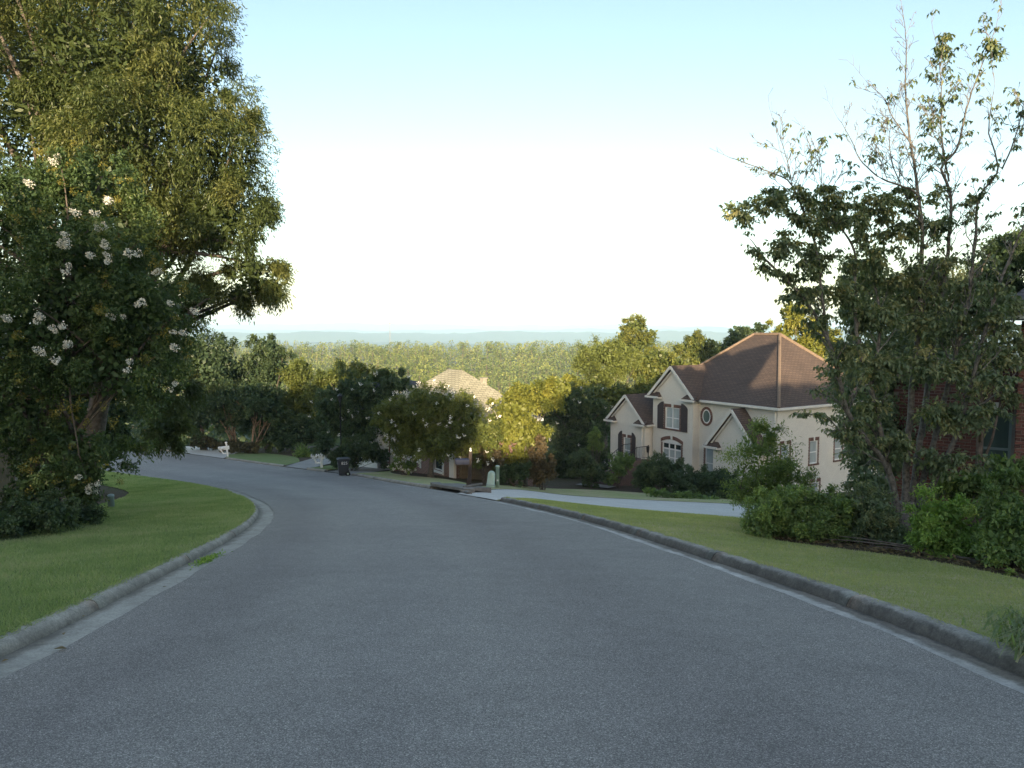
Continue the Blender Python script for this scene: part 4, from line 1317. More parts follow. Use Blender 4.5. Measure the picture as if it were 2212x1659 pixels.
def wall_t(mb, t, l0, l1, z0, z1, holes=(), depth=.12, out=-1, swap=False):
    """wall face in a plane of constant t (or constant l when swap) with recessed openings"""
    def q(l, tt, z):
        return (tt, l, z) if swap else (l, tt, z)
    ls = sorted({l0, l1, *[h[0] for h in holes], *[h[1] for h in holes]})
    zs = sorted({z0, z1, *[h[2] for h in holes], *[h[3] for h in holes]})
    for i in range(len(ls) - 1):
        for j in range(len(zs) - 1):
            cl, cz = (ls[i] + ls[i + 1]) / 2, (zs[j] + zs[j + 1]) / 2
            if any(h[0] < cl < h[1] and h[2] < cz < h[3] for h in holes): continue
            mb.add([q(ls[i], t, zs[j]), q(ls[i + 1], t, zs[j]), q(ls[i + 1], t, zs[j + 1]), q(ls[i], t, zs[j + 1])], [(0, 1, 2, 3)])
    for a, b, c, d in holes:
        t2 = t - out * depth
        P4 = [(a, c), (b, c), (b, d), (a, d)]
        for k in range(4):
            (x0, y0), (x1, y1) = P4[k], P4[(k + 1) % 4]
            mb.add([q(x0, t, y0), q(x1, t, y1), q(x1, t2, y1), q(x0, t2, y0)], [(0, 1, 2, 3)])
        mb.add([q(a, t2, c), q(b, t2, c), q(b, t2, d), q(a, t2, d)], [(0, 1, 2, 3)])


def window(root, fr, t, a, b, c, d, out=-1, swap=False, pane='blindglass', cols=1, rail=.5, fmat='white', surround=None, sill=True, soldier=True, label=None, trans=None):
    """window set in a recess at plane t: frame, sashes, panes, brick surround"""
    def bx(mb, l0, l1, t0, t1, z0, z1):
        if swap: mb.box(t0, t1, l0, l1, z0, z1)
        else: mb.box(l0, l1, t0, t1, z0, z1)
    o = out
    def T(x): return t + o * x          # x>0 proud of wall
    f = MB(fr)
    w = .055
    dz = (-.09, -.03)
    bx(f, a + .002, a + w, T(dz[0]), T(dz[1]), c, d); bx(f, b - w, b - .002, T(dz[0]), T(dz[1]), c, d)
    bx(f, a + w, b - w, T(dz[0]), T(dz[1]), d - w, d - .002); bx(f, a + w, b - w, T(dz[0]), T(dz[1]), c + .002, c + w * 1.2)
    F = f.build('window', M[fmat], root)
    if label: F['label'] = label
    cw = (b - a - 2 * w) / cols
    rails = MB(fr)
    for k in range(1, cols):
        x = a + w + cw * k
        bx(rails, x - .04, x + .04, T(-.088), T(-.036), c + w, d - w)
    zr = c + (d - c) * rail
    bx(rails, a + w, b - w, T(-.086), T(-.042), zr - .028, zr + .028)
    if trans:
        bx(rails, a + w, b - w, T(-.087), T(-.034), trans - .05, trans + .05)
    rails.build('sash', M[fmat], F)
    for k in range(cols):
        p = MB(fr)
        x0 = a + w + cw * k
        bx(p, x0 + .004, x0 + cw - .004, T(-.108), T(-.074), c + w, (trans - .05) if trans else d - w)
        p.build('pane', M[pane], F)
        if trans:
            p = MB(fr)
            bx(p, x0 + .004, x0 + cw - .004, T(-.108), T(-.074), trans + .05, d - w)
            p.build('pane', M['darkglass'], F)
    if surround:
        s = MB(fr)
        h = .068
        n = int((d - c) / (h + .012))
        for k in range(n):
            z = c + k * (d - c) / n
            wd = surround * (1.0 if k % 2 == 0 else .86)
            bx(s, a - wd, a - .002, T(-.02), T(.018), z, z + h); bx(s, b + .002, b + wd, T(-.02), T(.018), z, z + h)
        if soldier:
            L = b - a + 2 * surround
            m = int(L / .078)
            for k in range(m):
                x = a - surround + k * L / m
                if abs(x + .03 - (a + b) / 2) < .09: continue
                bx(s, x, x + .064, T(-.02), T(.022 + .004 * (k % 2)), d + .004, d + .215)
        if sill:
            L = b - a + 2 * surround
            m = int(L / .078)
            for k in range(m):
                x = a - surround + k * L / m
                bx(s, x, x + .066, T(-.02), T(.06), c - .10, c - .004)
        tag(s.build('brick_surround', M['surround'], root), kind='stuff')
        if soldier:
            ks = MB(fr)
            x = (a + b) / 2
            pl = [(x - .05, d - .01), (x + .05, d - .01), (x + .085, d + .25), (x - .085, d + .25)]
            ks.prism(pl, T(-.02), T(.04), 'l' if swap else 't')
            ks.build('keystone', M['trim'], root)
    return F


def roof_poly(mb, pts, th=.06):
    """roof plane with shingle courses: uv along the eave and up the slope"""
    P_ = [Vector(p) for p in pts]
    n = (P_[1] - P_[0]).cross(P_[2] - P_[0]).normalized()
    if n.z < 0: n = -n
    u = Vector((0, 0, 1)).cross(n).normalized()
    v = n.cross(u)
    uv = [((p - P_[0]).dot(u), (p - P_[0]).dot(v)) for p in P_]
    k = len(P_)
    low = [p - n * th for p in P_]
    fs = [tuple(range(k)), tuple(range(k, 2 * k))[::-1]] + [(i, (i + 1) % k, k + (i + 1) % k, k + i) for i in range(k)]
    uvs = [uv, uv[::-1]] + [[uv[i], uv[(i + 1) % k], uv[(i + 1) % k], uv[i]] for i in range(k)]
    mb.add([tuple(p) for p in P_ + low], fs, uvs)


def rbox(root, name, mat, fr, p0, p1, w, h):
    """a straight bar between two local points"""
    mb = MB()
    a = Vector(fr(*p0)); b = Vector(fr(*p1))
    d = (b - a).normalized()
    s = d.cross(Vector((0, 0, 1)))
    s = s.normalized() if s.length > 1e-6 else Vector((1, 0, 0))
    u = s.cross(d)
    vs = [q + s * i * w / 2 + u * j * h / 2 for q in (a, b) for (i, j) in ((-1, -1), (1, -1), (1, 1), (-1, 1))]
    mb.add([tuple(v) for v in vs], [(0, 1, 2, 3), (4, 7, 6, 5), (0, 4, 5, 1), (1, 5, 6, 2), (2, 6, 7, 3), (3, 7, 4, 0)])
    return mb.build(name, mat, root)


def stucco_house():
    fr = frame(None, (-.53, .848), (.848, .53))
    root = thing('stucco_house', (15.58, 42.0, 0), 'cream stucco two-storey house with brown hip roof and dark shutters', 'house')
    ze = -2.88; zb = -9.8
    W = lambda *p: fr(*p)
    # window openings: (l0, l1, z0, z1)
    up = (7.30, 8.62, -5.0, -3.56); lowr = (7.1, 8.85, -8.0, -6.0)
    rec = (4.62, 5.5, -8.0, -6.0)
    s1 = (.42, 1.18, -6.55, -5.12); s2 = (3.12, 3.88, -6.55, -5.12); s3 = (5.62, 6.38, -6.55, -5.12); s4 = (3.35, 4.15, -8.82, -7.72)
    lw = (11.48, 12.22, -7.9, -6.05)
    wl = MB(fr)
    wall_t(wl, 0, 0, 6.09, zb, ze, [rec])                      # main front
    wall_t(wl, 0, 0, 10.4, zb, ze, [s1, s2, s3, s4], swap=True)   # right side
    wl.add([(0, 10.4, zb), (10.1, 10.4, zb), (10.1, 10.4, ze), (0, 10.4, ze)], [(0, 1, 2, 3)])
    wl.add([(10.1, 0, zb), (10.1, 10.4, zb), (10.1, 10.4, ze), (10.1, 0, ze)], [(0, 1, 2, 3)])
    wall_t(wl, -.6, 6.09, 9.85, zb, ze, [up, lowr])            # two-storey gable wing
    wl.add([(6.09, -.6, ze), (9.85, -.6, ze), (7.97, -.6, -.92)], [(0, 1, 2)])
    for l in (6.09, 9.85):
        wl.add([(l, -.6, zb), (l, 1.0, zb), (l, 1.0, ze), (l, -.6, ze)], [(0, 1, 2, 3)])
    wall_t(wl, -1.2, 10.0, 13.7, zb, -4.9, [lw])               # single-storey wing
    wl.add([(10.0, -1.2, -4.9), (13.7, -1.2, -4.9), (11.85, -1.2, -3.08)], [(0, 1, 2)])
    for l in (10.0, 13.7):
        wl.add([(l, -1.2, zb), (l, 6, zb), (l, 6, -4.9), (l, -1.2, -4.9)], [(0, 1, 2, 3)])
    wl.add([(.72, -.94, zb), (4.0, -.94, zb), (4.0, -.94, -5.42), (2.4, -.94, -3.35), (.72, -.94, -5.42)], [(0, 1, 2, 3, 4)])   # low entry gable
    for l in (.72, 4.0):
        wl.add([(l, -.94, zb), (l, 0, zb), (l, 0, -5.42), (l, -.94, -5.42)], [(0, 1, 2, 3)])
    wl.build('wall', M['stucco'], root)
    # windows
    window(root, fr, -.6, *up, cols=2, surround=.16)
    window(root, fr, -.6, *lowr, cols=3, surround=.16, trans=-6.42, soldier=False, label='wide arched window with three panes and dark transom')
    ar = MB(fr)
    for k in range(22):            # segmental brick arch
        a0 = -1 + 2 * k / 22; a1 = a0 + 1.65 / 22
        if abs(a0 + .04) < .07: continue
        x0, x1 = 7.975 + a0 * 1.04, 7.975 + a1 * 1.04
        y0, y1 = .26 * (1 - a0 * a0), .26 * (1 - a1 * a1)
        ar.prism([(x0, -6.0 + y0 - .0), (x1, -6.0 + y1 - .0), (x1, -5.77 + y1), (x0, -5.77 + y0)], -.64, -.59)
    tag(ar.build('brick_arch', M['surround'], root), kind='stuff')
    tp = MB(fr)
    poly = [(7.12, -6.0)] + [(7.975 + a * .86, -6.0 + .22 * (1 - a * a)) for a in np.linspace(-1, 1, 9)] + [(8.83, -6.0)]
    tp.prism(poly, -.612, -.59)
    tp.build('arch_panel', M['white'], root)
    ks = MB(fr); ks.prism([(7.92, -5.78), (8.03, -5.78), (8.07, -5.46), (7.88, -5.46)], -.66, -.59); ks.build('keystone', M['trim'], root)
    window(root, fr, 0, *rec, cols=1, surround=.16)
    for s, pn in ((s1, 'blindglass'), (s2, 'blindglass'), (s3, 'blindglass'), (s4, 'blindglass')):
        window(root, fr, 0, *s, swap=True, surround=.14, pane=pn, sill=True, soldier=True)
    window(root, fr, -1.2, *lw, surround=.15)

    def shutter(l0, l1, z0, z1, t, lean):
        s = MB(fr)
        n = 7
        top = [(l0 + (l1 - l0) * k / n, z1 - .32 * ((k / n if lean > 0 else 1 - k / n) ** 2)) for k in range(n + 1)]
        s.prism([(l0, z0), (l1, z0)] + top[::-1], t - .05, t - .004)
        S = s.build('shutter', M['shutter'], root)
        for z in (z0 + .03, (z0 + z1) / 2 - .05, z1 - .45):
            b = MB(fr)
            b.box(l0 + .03, l1 - .03, t - .064, t - .051, z, z + .09)
            b.build('rail', M['shutter'], S)
    shutter(8.80, 9.36, -5.1, -3.22, -.6, 1); shutter(6.56, 7.12, -5.1, -3.22, -.6, -1)
    shutter(12.39, 12.78, -8.0, -5.62, -1.2, 1); shutter(10.92, 11.31, -8.0, -5.62, -1.2, -1)
    # oval window
    ov = MB(fr)
    lc, zc = 5.76 - .3, -3.95
    n = 30
    for k in range(n):
        a0 = 6.283 * k / n; a1 = a0 + 6.283 / n * .84
        q = [(lc + r * .36 * math.cos(a) * (1 if r == 1 else 1.42), zc + r * .47 * math.sin(a) * (1 if r == 1 else 1.32)) for r, a in ((1, a0), (1, a1), (1.0001, a1), (1.0001, a0))]
        ov.prism(q, -.05, .02)
    tag(ov.build('brick_surround', M['surround'], root), kind='stuff')
    el = lambda k1, k2: [(lc + k1 * math.cos(6.283 * k / 28), zc + k2 * math.sin(6.283 * k / 28)) for k in range(28)]
    o1 = MB(fr); o1.prism(el(.355, .465), -.022, .01); W1 = o1.build('oval_window', M['white'], root)
    o2 = MB(fr); o2.prism(el(.27, .38), -.03, -.012); o2.build('pane', M['tealglass'], W1)
    # roofs
    ov_ = .32
    re = ze - .0
    rf = MB()
    R1 = W(6.11, 5.2, 1.36); R2 = W(4.0, 5.2, 1.36)
    A = W(-ov_, -ov_, re); B = W(10.1 + ov_, -ov_, re); Cc = W(10.1 + ov_, 10.4 + ov_, re); D = W(-ov_, 10.4 + ov_, re)
    roof_poly(rf, [A, B, R1, R2]); roof_poly(rf, [D, A, R2]); roof_poly(rf, [B, Cc, R1]); roof_poly(rf, [Cc, D, R2, R1])
    rf.build('roof', M['shingle_brown'], root)
    cp = MB()
    for p, q in ((A, R2), (D, R2), (B, R1), (R1, R2)):
        p, q = Vector(p) + Vector((0, 0, .03)), Vector(q) + Vector((0, 0, .03))
        cp.tube([p, q], [.10, .10], 6)
    cp.build('ridge_cap', M['cap_tan'], root)
    # gable wing roofs: (l0, l1, ridge l, eave z, ridge z, t front, t back)
    def gable_roof(l0, l1, lr, zee, zr, t0, t1, trim=True):
        g = MB()
        roof_poly(g, [W(l0, t0, zee), W(lr, t0, zr), W(lr, t1, zr), W(l0, t1, zee)])
        roof_poly(g, [W(l1, t0, zee), W(lr, t0, zr), W(lr, t1, zr), W(l1, t1, zee)])
        g.build('roof', M['shingle_brown'], root)
        if trim:
            rbox(root, 'rake_trim', M['trim'], fr, (l0, t0 - .02, zee - .09), (lr, t0 - .02, zr - .09), .05, .17)
            rbox(root, 'rake_trim', M['trim'], fr, (l1, t0 - .02, zee - .09), (lr, t0 - .02, zr - .09), .05, .17)
            rbox(root, 'rake_trim', M['trim'], fr, (l0 + .25, t0 + .16, zee - .05), (lr, t0 + .16, zr - .36), .05, .10)
            rbox(root, 'rake_trim', M['trim'], fr, (l1 - .25, t0 + .16, zee - .05), (lr, t0 + .16, zr - .36), .05, .10)
    gable_roof(5.72, 10.22, 7.97, ze - .02, -.72, -.85, 4.6)
    gable_roof(9.72, 14.0, 11.85, -4.9, -2.92, -1.45, 6.2)
    gable_roof(.28, 4.52, 2.4, -5.6, -3.1, -1.2, .0)

    def eave_return(la, lb, t, z):
        """little hipped shelf roof across the foot of a gable"""
        e = MB()
        i = .22 * (1 if lb > la else -1)
        p0, p1 = W(la, t - .36, z), W(lb, t - .36, z)
        q0, q1 = W(la, t - .01, z + .30), W(lb - i, t - .01, z + .30)
        b1 = W(lb, t - .01, z)
        roof_poly(e, [p0, p1, q1, q0]); roof_poly(e, [p1, b1, q1], .03)
        e.build('eave_return', M['shingle_brown'], root)
        rbox(root, 'gutter_trim', M['trim'], fr, (la, t - .38, z - .05), (lb, t - .38, z - .05), .10, .13)
        rbox(root, 'gutter_trim', M['trim'], fr, (lb, t - .36, z - .08), (lb, t - .02, z - .08), .08, .10)
    eave_return(10.25, 9.0, -.6, ze - .02); eave_return(5.7, 6.9, -.6, ze - .02)
    eave_return(14.0, 13.0, -1.2, -4.92); eave_return(9.7, 10.9, -1.2, -4.92)
    eave_return(4.55, 3.35, -.94, -5.62); eave_return(.25, 1.4, -.94, -5.62)
    # gutters, fascia, downspouts
    rbox(root, 'gutter_trim', M['trim'], fr, (-ov_ - .06, -ov_ - .05, ze - .06), (5.72, -ov_ - .05, ze - .06), .12, .14)
    rbox(root, 'gutter_trim', M['trim'], fr, (-ov_ - .05, -ov_ + .02, ze - .06), (-ov_ - .05, 10.7, ze - .06), .12, .14)
    rbox(root, 'soffit', M['trim'], fr, (-.15, -.16, ze - .13), (5.9, -.16, ze - .13), .3, .03)
    rbox(root, 'soffit', M['trim'], fr, (-.16, .02, ze - .13), (-.16, 10.6, ze - .13), .3, .03)
    ds = MB(); ds.tube([W(.06, -.30, ze - .12), W(.10, -.08, ze - .35), W(.10, -.08, -9.4)], [.05, .05, .05], 6); ds.build('downspout', M['trim'], root)
    ds = MB(); ds.tube([W(10.12, -1.5, -5.0), W(10.2, -1.28, -5.25), W(10.2, -1.28, -9.4)], [.05, .05, .05], 6); ds.build('downspout', M['trim'], root)
    rbox(root, 'gutter_trim', M['trim'], fr, (9.72, -1.3, -4.97), (9.72, 3.0, -4.97), .1, .12)
    # lantern on the entry side wall
    la = MB()
    lp = W(9.93, -.95, -6.7)
    la.lathe([(.02, .30), (.10, .24), (.11, .20), (.08, -.12), (.05, -.18), (.01, -.24)], 6, lp)
    la.box(lp[0] - .02, lp[0] + .06, lp[1] - .02, lp[1] + .02, lp[2] + .28, lp[2] + .34)
    la.build('wall_lantern', M['black'], root)
    # dark front door in the recess
    dr = MB(fr); dr.box(9.86, 9.95, .3, 1.4, -8.6, -6.4); dr.build('door', M['shutter'], root)
    ch = MB(fr); ch.box(9.6, 10.2, 9.0, 9.7, -3.4, -.42); ch.box(9.5, 10.3, 8.9, 9.8, -.42, -.3); ch.build('chimney', M['white'], root)
    return root, fr


house, HF = stucco_house()


# entry steps with iron railings in front of the cream house
def steps():
    base = (15.58 - .53 * 10.6 - .848 * 4.6, 42 + .848 * 10.6 - .53 * 4.6)
    z0 = gz(*base) - .02
    r = thing('entry_steps', (base[0], base[1], z0), 'dark brick steps climbing to the cream house entrance between two planters', 'steps')
    fr = frame(None, (-.53, .848), (.848, .53))
    n = 8
    for k in range(n):
        m = MB(fr); m.box(-.75, .75, k * .32, n * .32 + 1.2, -.3 if k == 0 else k * .19 - .02, (k + 1) * .19 - (0 if k % 2 else .006)); m.build('tread', M['stone'], r)
    for s in (-.72, .72):
        m = MB()
        a = Vector(fr(s, -.05, 0)); b = Vector(fr(s, n * .32, n * .19)); c = Vector(fr(s, n * .32 + 1.1, n * .19))
        up = Vector((0, 0, .92))
        m.tube([a + up, b + up, c + up], [.025] * 3, 5)
        m.tube([a + up * .15, b + up * .15, c + up * .15], [.014] * 3, 4)
        m.tube([a, a + up * 1.05], [.022, .022], 5); m.tube([c, c + up * 1.05], [.022, .022], 5); m.tube([b, b + up * 1.05], [.022, .022], 5)
        for q in np.linspace(.05, .95, 16):
            p = a.lerp(b, q); m.tube([p + up * .15, p + up * .55 + Vector((.03, 0, 0)), p + up], [.009] * 3, 4)
        for q in np.linspace(.1, .9, 7):
            p = b.lerp(c, q); m.tube([p + up * .15, p + up * .55 + Vector((.03, 0, 0)), p + up], [.009] * 3, 4)
        m.build('railing', M['black'], r)
    for (s, tt, lb) in ((-1.25, -.25, 'dark planter with small white flowers right of the brick steps'), (1.35, .15, 'dark planter with white flowers left of the brick steps')):
        q = fr(s, tt, 0)
        x, y = base[0] + q[0], base[1] + q[1]
        z = gz(x, y) - .06
        t = thing('planter', (x, y, z), lb, 'planter', 'planters beside the entry steps')
        MB().lathe([(.17, 0), (.20, .1), (.26, .42), (.28, .45), (.28, .50), (.24, .50), (.23, .45)], 14).build('pot', M['terracotta'], t, True)
        arr, _ = crown_arrays([(0, 0, .72, .3, .3, .25)], 420, leaf_l=.11, leaf_w=.05, sprig=.18, core=.0)
        link('foliage', leaves_mesh('foliage', *arr), M['hedge'], t)
        for k in range(9 if s > 0 else 5):
            o = link('flower_cluster', PANF[k % 2], None, t); o.location = (random.gauss(0, .16), random.gauss(-.1, .12), .72 + random.random() * .14); o.scale = (.4,) * 3
    wk = [(base[0] - 1.2, base[1] - 2.2), (base[0] - .4, base[1] - .2)]
    d = np.array([.53, -.848])
    drape_strip('garden_path', np.array([np.array(wk[0]) - d * 1.2, np.array(wk[0]) + d * 2.2]), np.array([np.array(wk[1]) - d * 1.2, np.array(wk[1]) + d * 2.2]), 6, .04, .04, M['drive_grey'])


steps()


# ================================================================== brick house by the bend
def brick_house():
    C0 = (-3.2, 39.7)
    g = gz(*C0)
    fr = frame(None, (-.6, .8), (.8, .6))
    W = lambda *p: fr(*p)
    root = thing('brick_house', (C0[0], C0[1], g), 'red brick house with steep tan hip roof half hidden by flowering trees', 'house')
    ze = 2.9; zb = -1.6
    w1 = (3.9, 5.5, .35, 2.4); w2 = (1.3, 2.2, .1, 2.2); sd = (1.2, 2.0, .5, 2.2)
    wl = MB(fr)
    wall_t(wl, 0, 0, 8.6, zb, ze, [w1, w2]); wall_t(wl, 0, 0, 5.6, zb, ze, [sd], swap=True)
    wl.add([(8.6, 0, zb), (8.6, 5.6, zb), (8.6, 5.6, ze), (8.6, 0, ze)], [(0, 1, 2, 3)]); wl.add([(0, 5.6, zb), (8.6, 5.6, zb), (8.6, 5.6, ze), (0, 5.6, ze)], [(0, 1, 2, 3)])
    me = wl.mesh('wall')
    uvl = me.uv_layers.new(name='UVMap')
    inv = np.array([[-.6, .8], [.8, .6]])
    for p in me.polygons:
        for li2 in p.loop_indices:
            v = me.vertices[me.loops[li2].vertex_index].co
            l_, t_ = inv @ np.array([v.x, v.y])
            n = p.normal
            uvl.data[li2].uv = ((l_ if abs(n.x * .8 + n.y * .6) > .7 else t_), v.z)
    link('wall', me, M['brickwall'], root)
    window(root, fr, 0, *w1, cols=2, pane='darkglass'); window(root, fr, 0, *w2, pane='darkglass'); window(root, fr, 0, *sd, swap=True, pane='darkglass')
    for (a, b) in ((3.72, 3.9), (5.5, 5.68), (1.12, 1.3), (2.2, 2.38)):
        m = MB(fr); m.box(a, b, -.03, -.002, -.1, 2.5); m.build('window_trim', M['white'], root)
    for (a, b, z) in ((3.7, 5.7, .2), (1.1, 2.4, -.06)):
        m = MB(fr); m.box(a, b, -.09, -.004, z, z + .12); m.build('sill', M['white'], root)
    m = MB(fr); m.box(-.18, .3, -.18, -.003, -1.2, 2.75); m.box(-.24, .36, -.24, .0, -1.0, -.75); m.box(-.24, .36, -.24, -.001, 2.5, 2.75); m.build('corner_pilaster', M['white'], root)
    # white panelled porch bay further along the front
    for a in (6.1, 7.0, 7.9):
        m = MB(fr); m.box(a, a + .55, -.08, -.004, -.3, 2.5); P1 = m.build('porch_panel', M['white'], root)
        m = MB(fr); m.box(a + .1, a + .45, -.10, -.081, 0, 1.0); m.box(a + .1, a + .45, -.10, -.081, 1.2, 2.2); m.build('panel_moulding', M['trim'], P1)
    for a in (6.82, 8.62):
        m = MB(); b = W(a, -.35, 0); m.tube([(b[0], b[1], -.9), (b[0], b[1], 2.75)], [.09, .075], 10); m.build('porch_column', M['white'], root, True)
    o_ = .4
    A, B, Cc, D = W(-o_, -o_, ze), W(8.6 + o_, -o_, ze), W(8.6 + o_, 5.6 + o_, ze), W(-o_, 5.6 + o_, ze)
    zr = 5.72
    R2, R1 = W(3.5, 2.8, zr), W(5.1, 2.8, zr)
    rf = MB()
    roof_poly(rf, [A, B, R1, R2]); roof_poly(rf, [D, A, R2]); roof_poly(rf, [B, Cc, R1]); roof_poly(rf, [Cc, D, R2, R1])
    rf.build('roof', M['shingle_tan'], root)
    rbox(root, 'gutter_trim', M['white'], fr, (-o_, -o_ - .04, ze - .08), (8.6 + o_, -o_ - .04, ze - .08), .1, .16)
    rbox(root, 'gutter_trim', M['white'], fr, (-o_ - .04, -o_, ze - .08), (-o_ - .04, 5.6 + o_, ze - .08), .1, .16)
    ch = MB(fr); ch.box(3.0, 3.32, 4.0, 4.3, 3.6, 5.15); ch.box(2.96, 3.36, 3.96, 4.34, 5.15, 5.22); ch.lathe([(.1, 5.85), (.1, 6.2), (.13, 6.2), (.13, 6.25)], 8, (0, 0, 0)) if False else None
    c_ = ch.build('chimney', M['chimney'], root)
    # shaded slate-roofed wing and dormer at the far end of the front
    rf = MB()
    a0, a1, zz = 8.2, 12.6, 3.2
    roof_poly(rf, [W(a0, -.9, ze), W(a1, -.9, ze), W(a1, 2.6, 4.75), W(a0, 2.6, 4.75)]); roof_poly(rf, [W(a0, 6.1, ze), W(a1, 6.1, ze), W(a1, 2.6, 4.75), W(a0, 2.6, 4.75)])
    rf.build('roof', M['shingle_grey'], root)
    m = MB(fr); m.box(8.61, 12.4, -.5, 5.7, zb, ze); m.build('wall', M['white'], root)
    dm = MB(fr); dm.prism([(9.3, 3.4), (10.9, 3.4), (10.9, 3.9), (10.1, 4.6), (9.3, 3.9)], .2, 2.2); dm.build('dormer', M['trim'], root)
    dr = MB(); roof_poly(dr, [W(9.15, .05, 3.85), W(10.1, .05, 4.72), W(10.1, 2.6, 4.72), W(9.15, 2.6, 3.85)]); roof_poly(dr, [W(11.05, .05, 3.85), W(10.1, .05, 4.72), W(10.1, 2.6, 4.72), W(11.05, 2.6, 3.85)])
    dr.build('roof', M['shingle_grey'], root)


brick_house()


# ================================================================== brick house at the right edge
def right_house():
    f1 = np.array([.82, -.573]); f2 = np.array([.573, .82])
    K = (10.88, 15.45)
    fr = frame(None, f1, f2)
    W = lambda *p: fr(*p)
    root = thing('brick_house', (K[0], K[1], 0), 'red brick house with green-grey window at the right edge behind shrubs', 'house')
    zb, ze = -3.6, 1.82
    mw = MB(fr)
    mw.box(.02, 4.0, .02, 1.5, zb, ze)
    win = (-.66, -.06, -2.05, -.33)
    wall_t(mw, 1.52, -2.55, .3, zb, .95, [win])
    mw.add([(-2.55, 1.52, zb), (-2.55, 8, zb), (-2.55, 8, .95), (-2.55, 1.52, .95)], [(0, 1, 2, 3)])
    mw.build('wall', M['mortar'], root)
    m = MB(fr)
    rng = random.Random(5)
    H, Lb = .0765, .226
    rest = MB(fr)
    meshes = {}
    n_obj = 0
    nrow = int((ze - zb) / H)

    def brick(l, t, z, w, d=.04):
        nonlocal n_obj
        key = (round(w, 2), rng.randrange(4))
        if key not in meshes:
            b = MB(fr)
            e = .006
            b.add([(0, 0, 0), (w, 0, 0), (w, 0, H - .012), (0, 0, H - .012), (e, -.022, e), (w - e, -.022, e), (w - e, -.022, H - .012 - e), (e, -.022, H - .012 - e)],
                  [(4, 5, 6, 7), (0, 1, 5, 4), (1, 2, 6, 5), (2, 3, 7, 6), (3, 0, 4, 7)])
            me = b.mesh('brick'); me.materials.append(M['brick%d' % key[1]]); meshes[key] = me
        o = link('brick', meshes[key], None, root)
        o.location = fr(l, t + rng.uniform(-.003, .003), z)
        n_obj += 1

    def rbrick(l, t, z, w, h=H - .012):
        rest.box(l, l + w, t - .02, t + .02, z, z + h)
    for r in range(nrow):
        z = zb + r * H
        off = 0 if r % 2 else Lb / 2
        # pier front
        l = 0.0
        first = True
        while l < 3.9:
            w = (Lb / 2 if (first and r % 2) else Lb) - .012
            if l < .62 and -2.25 < z < 1.4: brick(l, .02, z, w)
            else: rbrick(l, .02, z, w)
            l += w + .012; first = False
        # set-back wall with the window
        l = -2.55 + off * .0 + (Lb / 2 if r % 2 else 0)
        while l < .0:
            w = Lb - .012
            if z > .85: break
            inside = not (l + w < win[0] - .02 or l > win[1] + .02 or z + H < win[2] or z > win[3] + .22)
            if inside:
                if l < win[0] - .06 and win[0] - .02 - l > .05: rbrick(l, 1.52, z, win[0] - .02 - l)
            elif l > -1.62 and -2.25 < z < .25 and n_obj < 296: brick(l, 1.52, z, w)
            else: rbrick(l, 1.52, z, w)
            l += Lb
    k = 0
    while k < 9:
        x = win[0] - .08 + k * .079
        rest.box(x, x + .064, 1.475, 1.53, win[3] + .006, win[3] + .216); k += 1
    o = rest.build('brick_courses', M['brick1'], root); o['kind'] = 'stuff'
    ks = MB(fr); ks.prism([(-.42, win[3]), (-.32, win[3]), (-.28, win[3] + .25), (-.46, win[3] + .25)], 1.46, 1.53); ks.build('keystone', M['trim'], root)
    window(root, fr, 1.52, *win, pane='tealglass', fmat='greypvc', label='tall green-grey sash window')
    # eave and roof
    m = MB(fr); m.box(-.5, 4.2, -.5, 1.3, ze + .02, ze + .14); m.build('soffit', M['greypvc'], root)
    g = MB(); roof_poly(g, [W(-.55, -.55, ze + .15), W(4.2, -.55, ze + .15), W(4.2, 4.4, ze + 3.2), W(2.6, 4.4, ze + 3.2)])
    roof_poly(g, [W(-.55, -.55, ze + .15), W(2.6, 4.4, ze + 3.2), W(2.6, 8, ze + 3.2), W(-.55, 8.4, ze + .15)])
    g.build('roof', M['shingle_grey'], root)
    m = MB(fr); m.box(-.62, 4.2, -.64, -.51, ze + .03, ze + .16); m.build('gutter_trim', M['greypvc'], root)


right_house()

# ================================================================== street furniture
def text_mesh(s, size):
    cu = bpy.data.curves.new('lettering', 'FONT')
    cu.body = s; cu.size = size; cu.align_x = 'CENTER'; cu.align_y = 'CENTER'; cu.extrude = .003
    o = bpy.data.objects.new('lettering', cu)
    me = bpy.data.meshes.new_from_object(o)
    bpy.data.objects.remove(o)
    return me


# wheeled bin
bx_, by_ = -9.35, 39.45
bn = thing('wheelie_bin', (bx_, by_, gz(bx_, by_) + .015), 'dark grey wheeled bin with white number standing at the road edge', 'bin', rz=math.radians(-72))
m = MB()
pr = [(.24, .27, .06), (.27, .30, .45), (.30, .34, .98), (.31, .35, 1.0)]
vs = [(sx * a, sy * b, z) for a, b, z in pr for sx, sy in ((-1, -1), (1, -1), (1, 1), (-1, 1))]
m.add(vs, [(i * 4 + k, i * 4 + (k + 1) % 4, i * 4 + 4 + (k + 1) % 4, i * 4 + 4 + k) for i in range(3) for k in range(4)] + [(3, 2, 1, 0), (12, 13, 14, 15)])
m.box(-.29, .29, -.335, -.28, .68, .74)
m.box(-.33, .33, -.37, .37, .955, 1.0)
b = m.build('body', M['bin'], bn)
bv = b.modifiers.new('bevel', 'BEVEL'); bv.width = .018; bv.segments = 2
m = MB()
m.prism([(-.38, 1.003), (.40, 1.003), (.42, 1.04), (.30, 1.085), (-.25, 1.085), (-.38, 1.05)], -.335, .335, 'l')
m.tube([(-.25, .42, 1.03), (.25, .42, 1.03)], [.018, .018], 6)
l_ = m.build('lid', M['bin'], bn)
bv = l_.modifiers.new('bevel', 'BEVEL'); bv.width = .012; bv.segments = 2
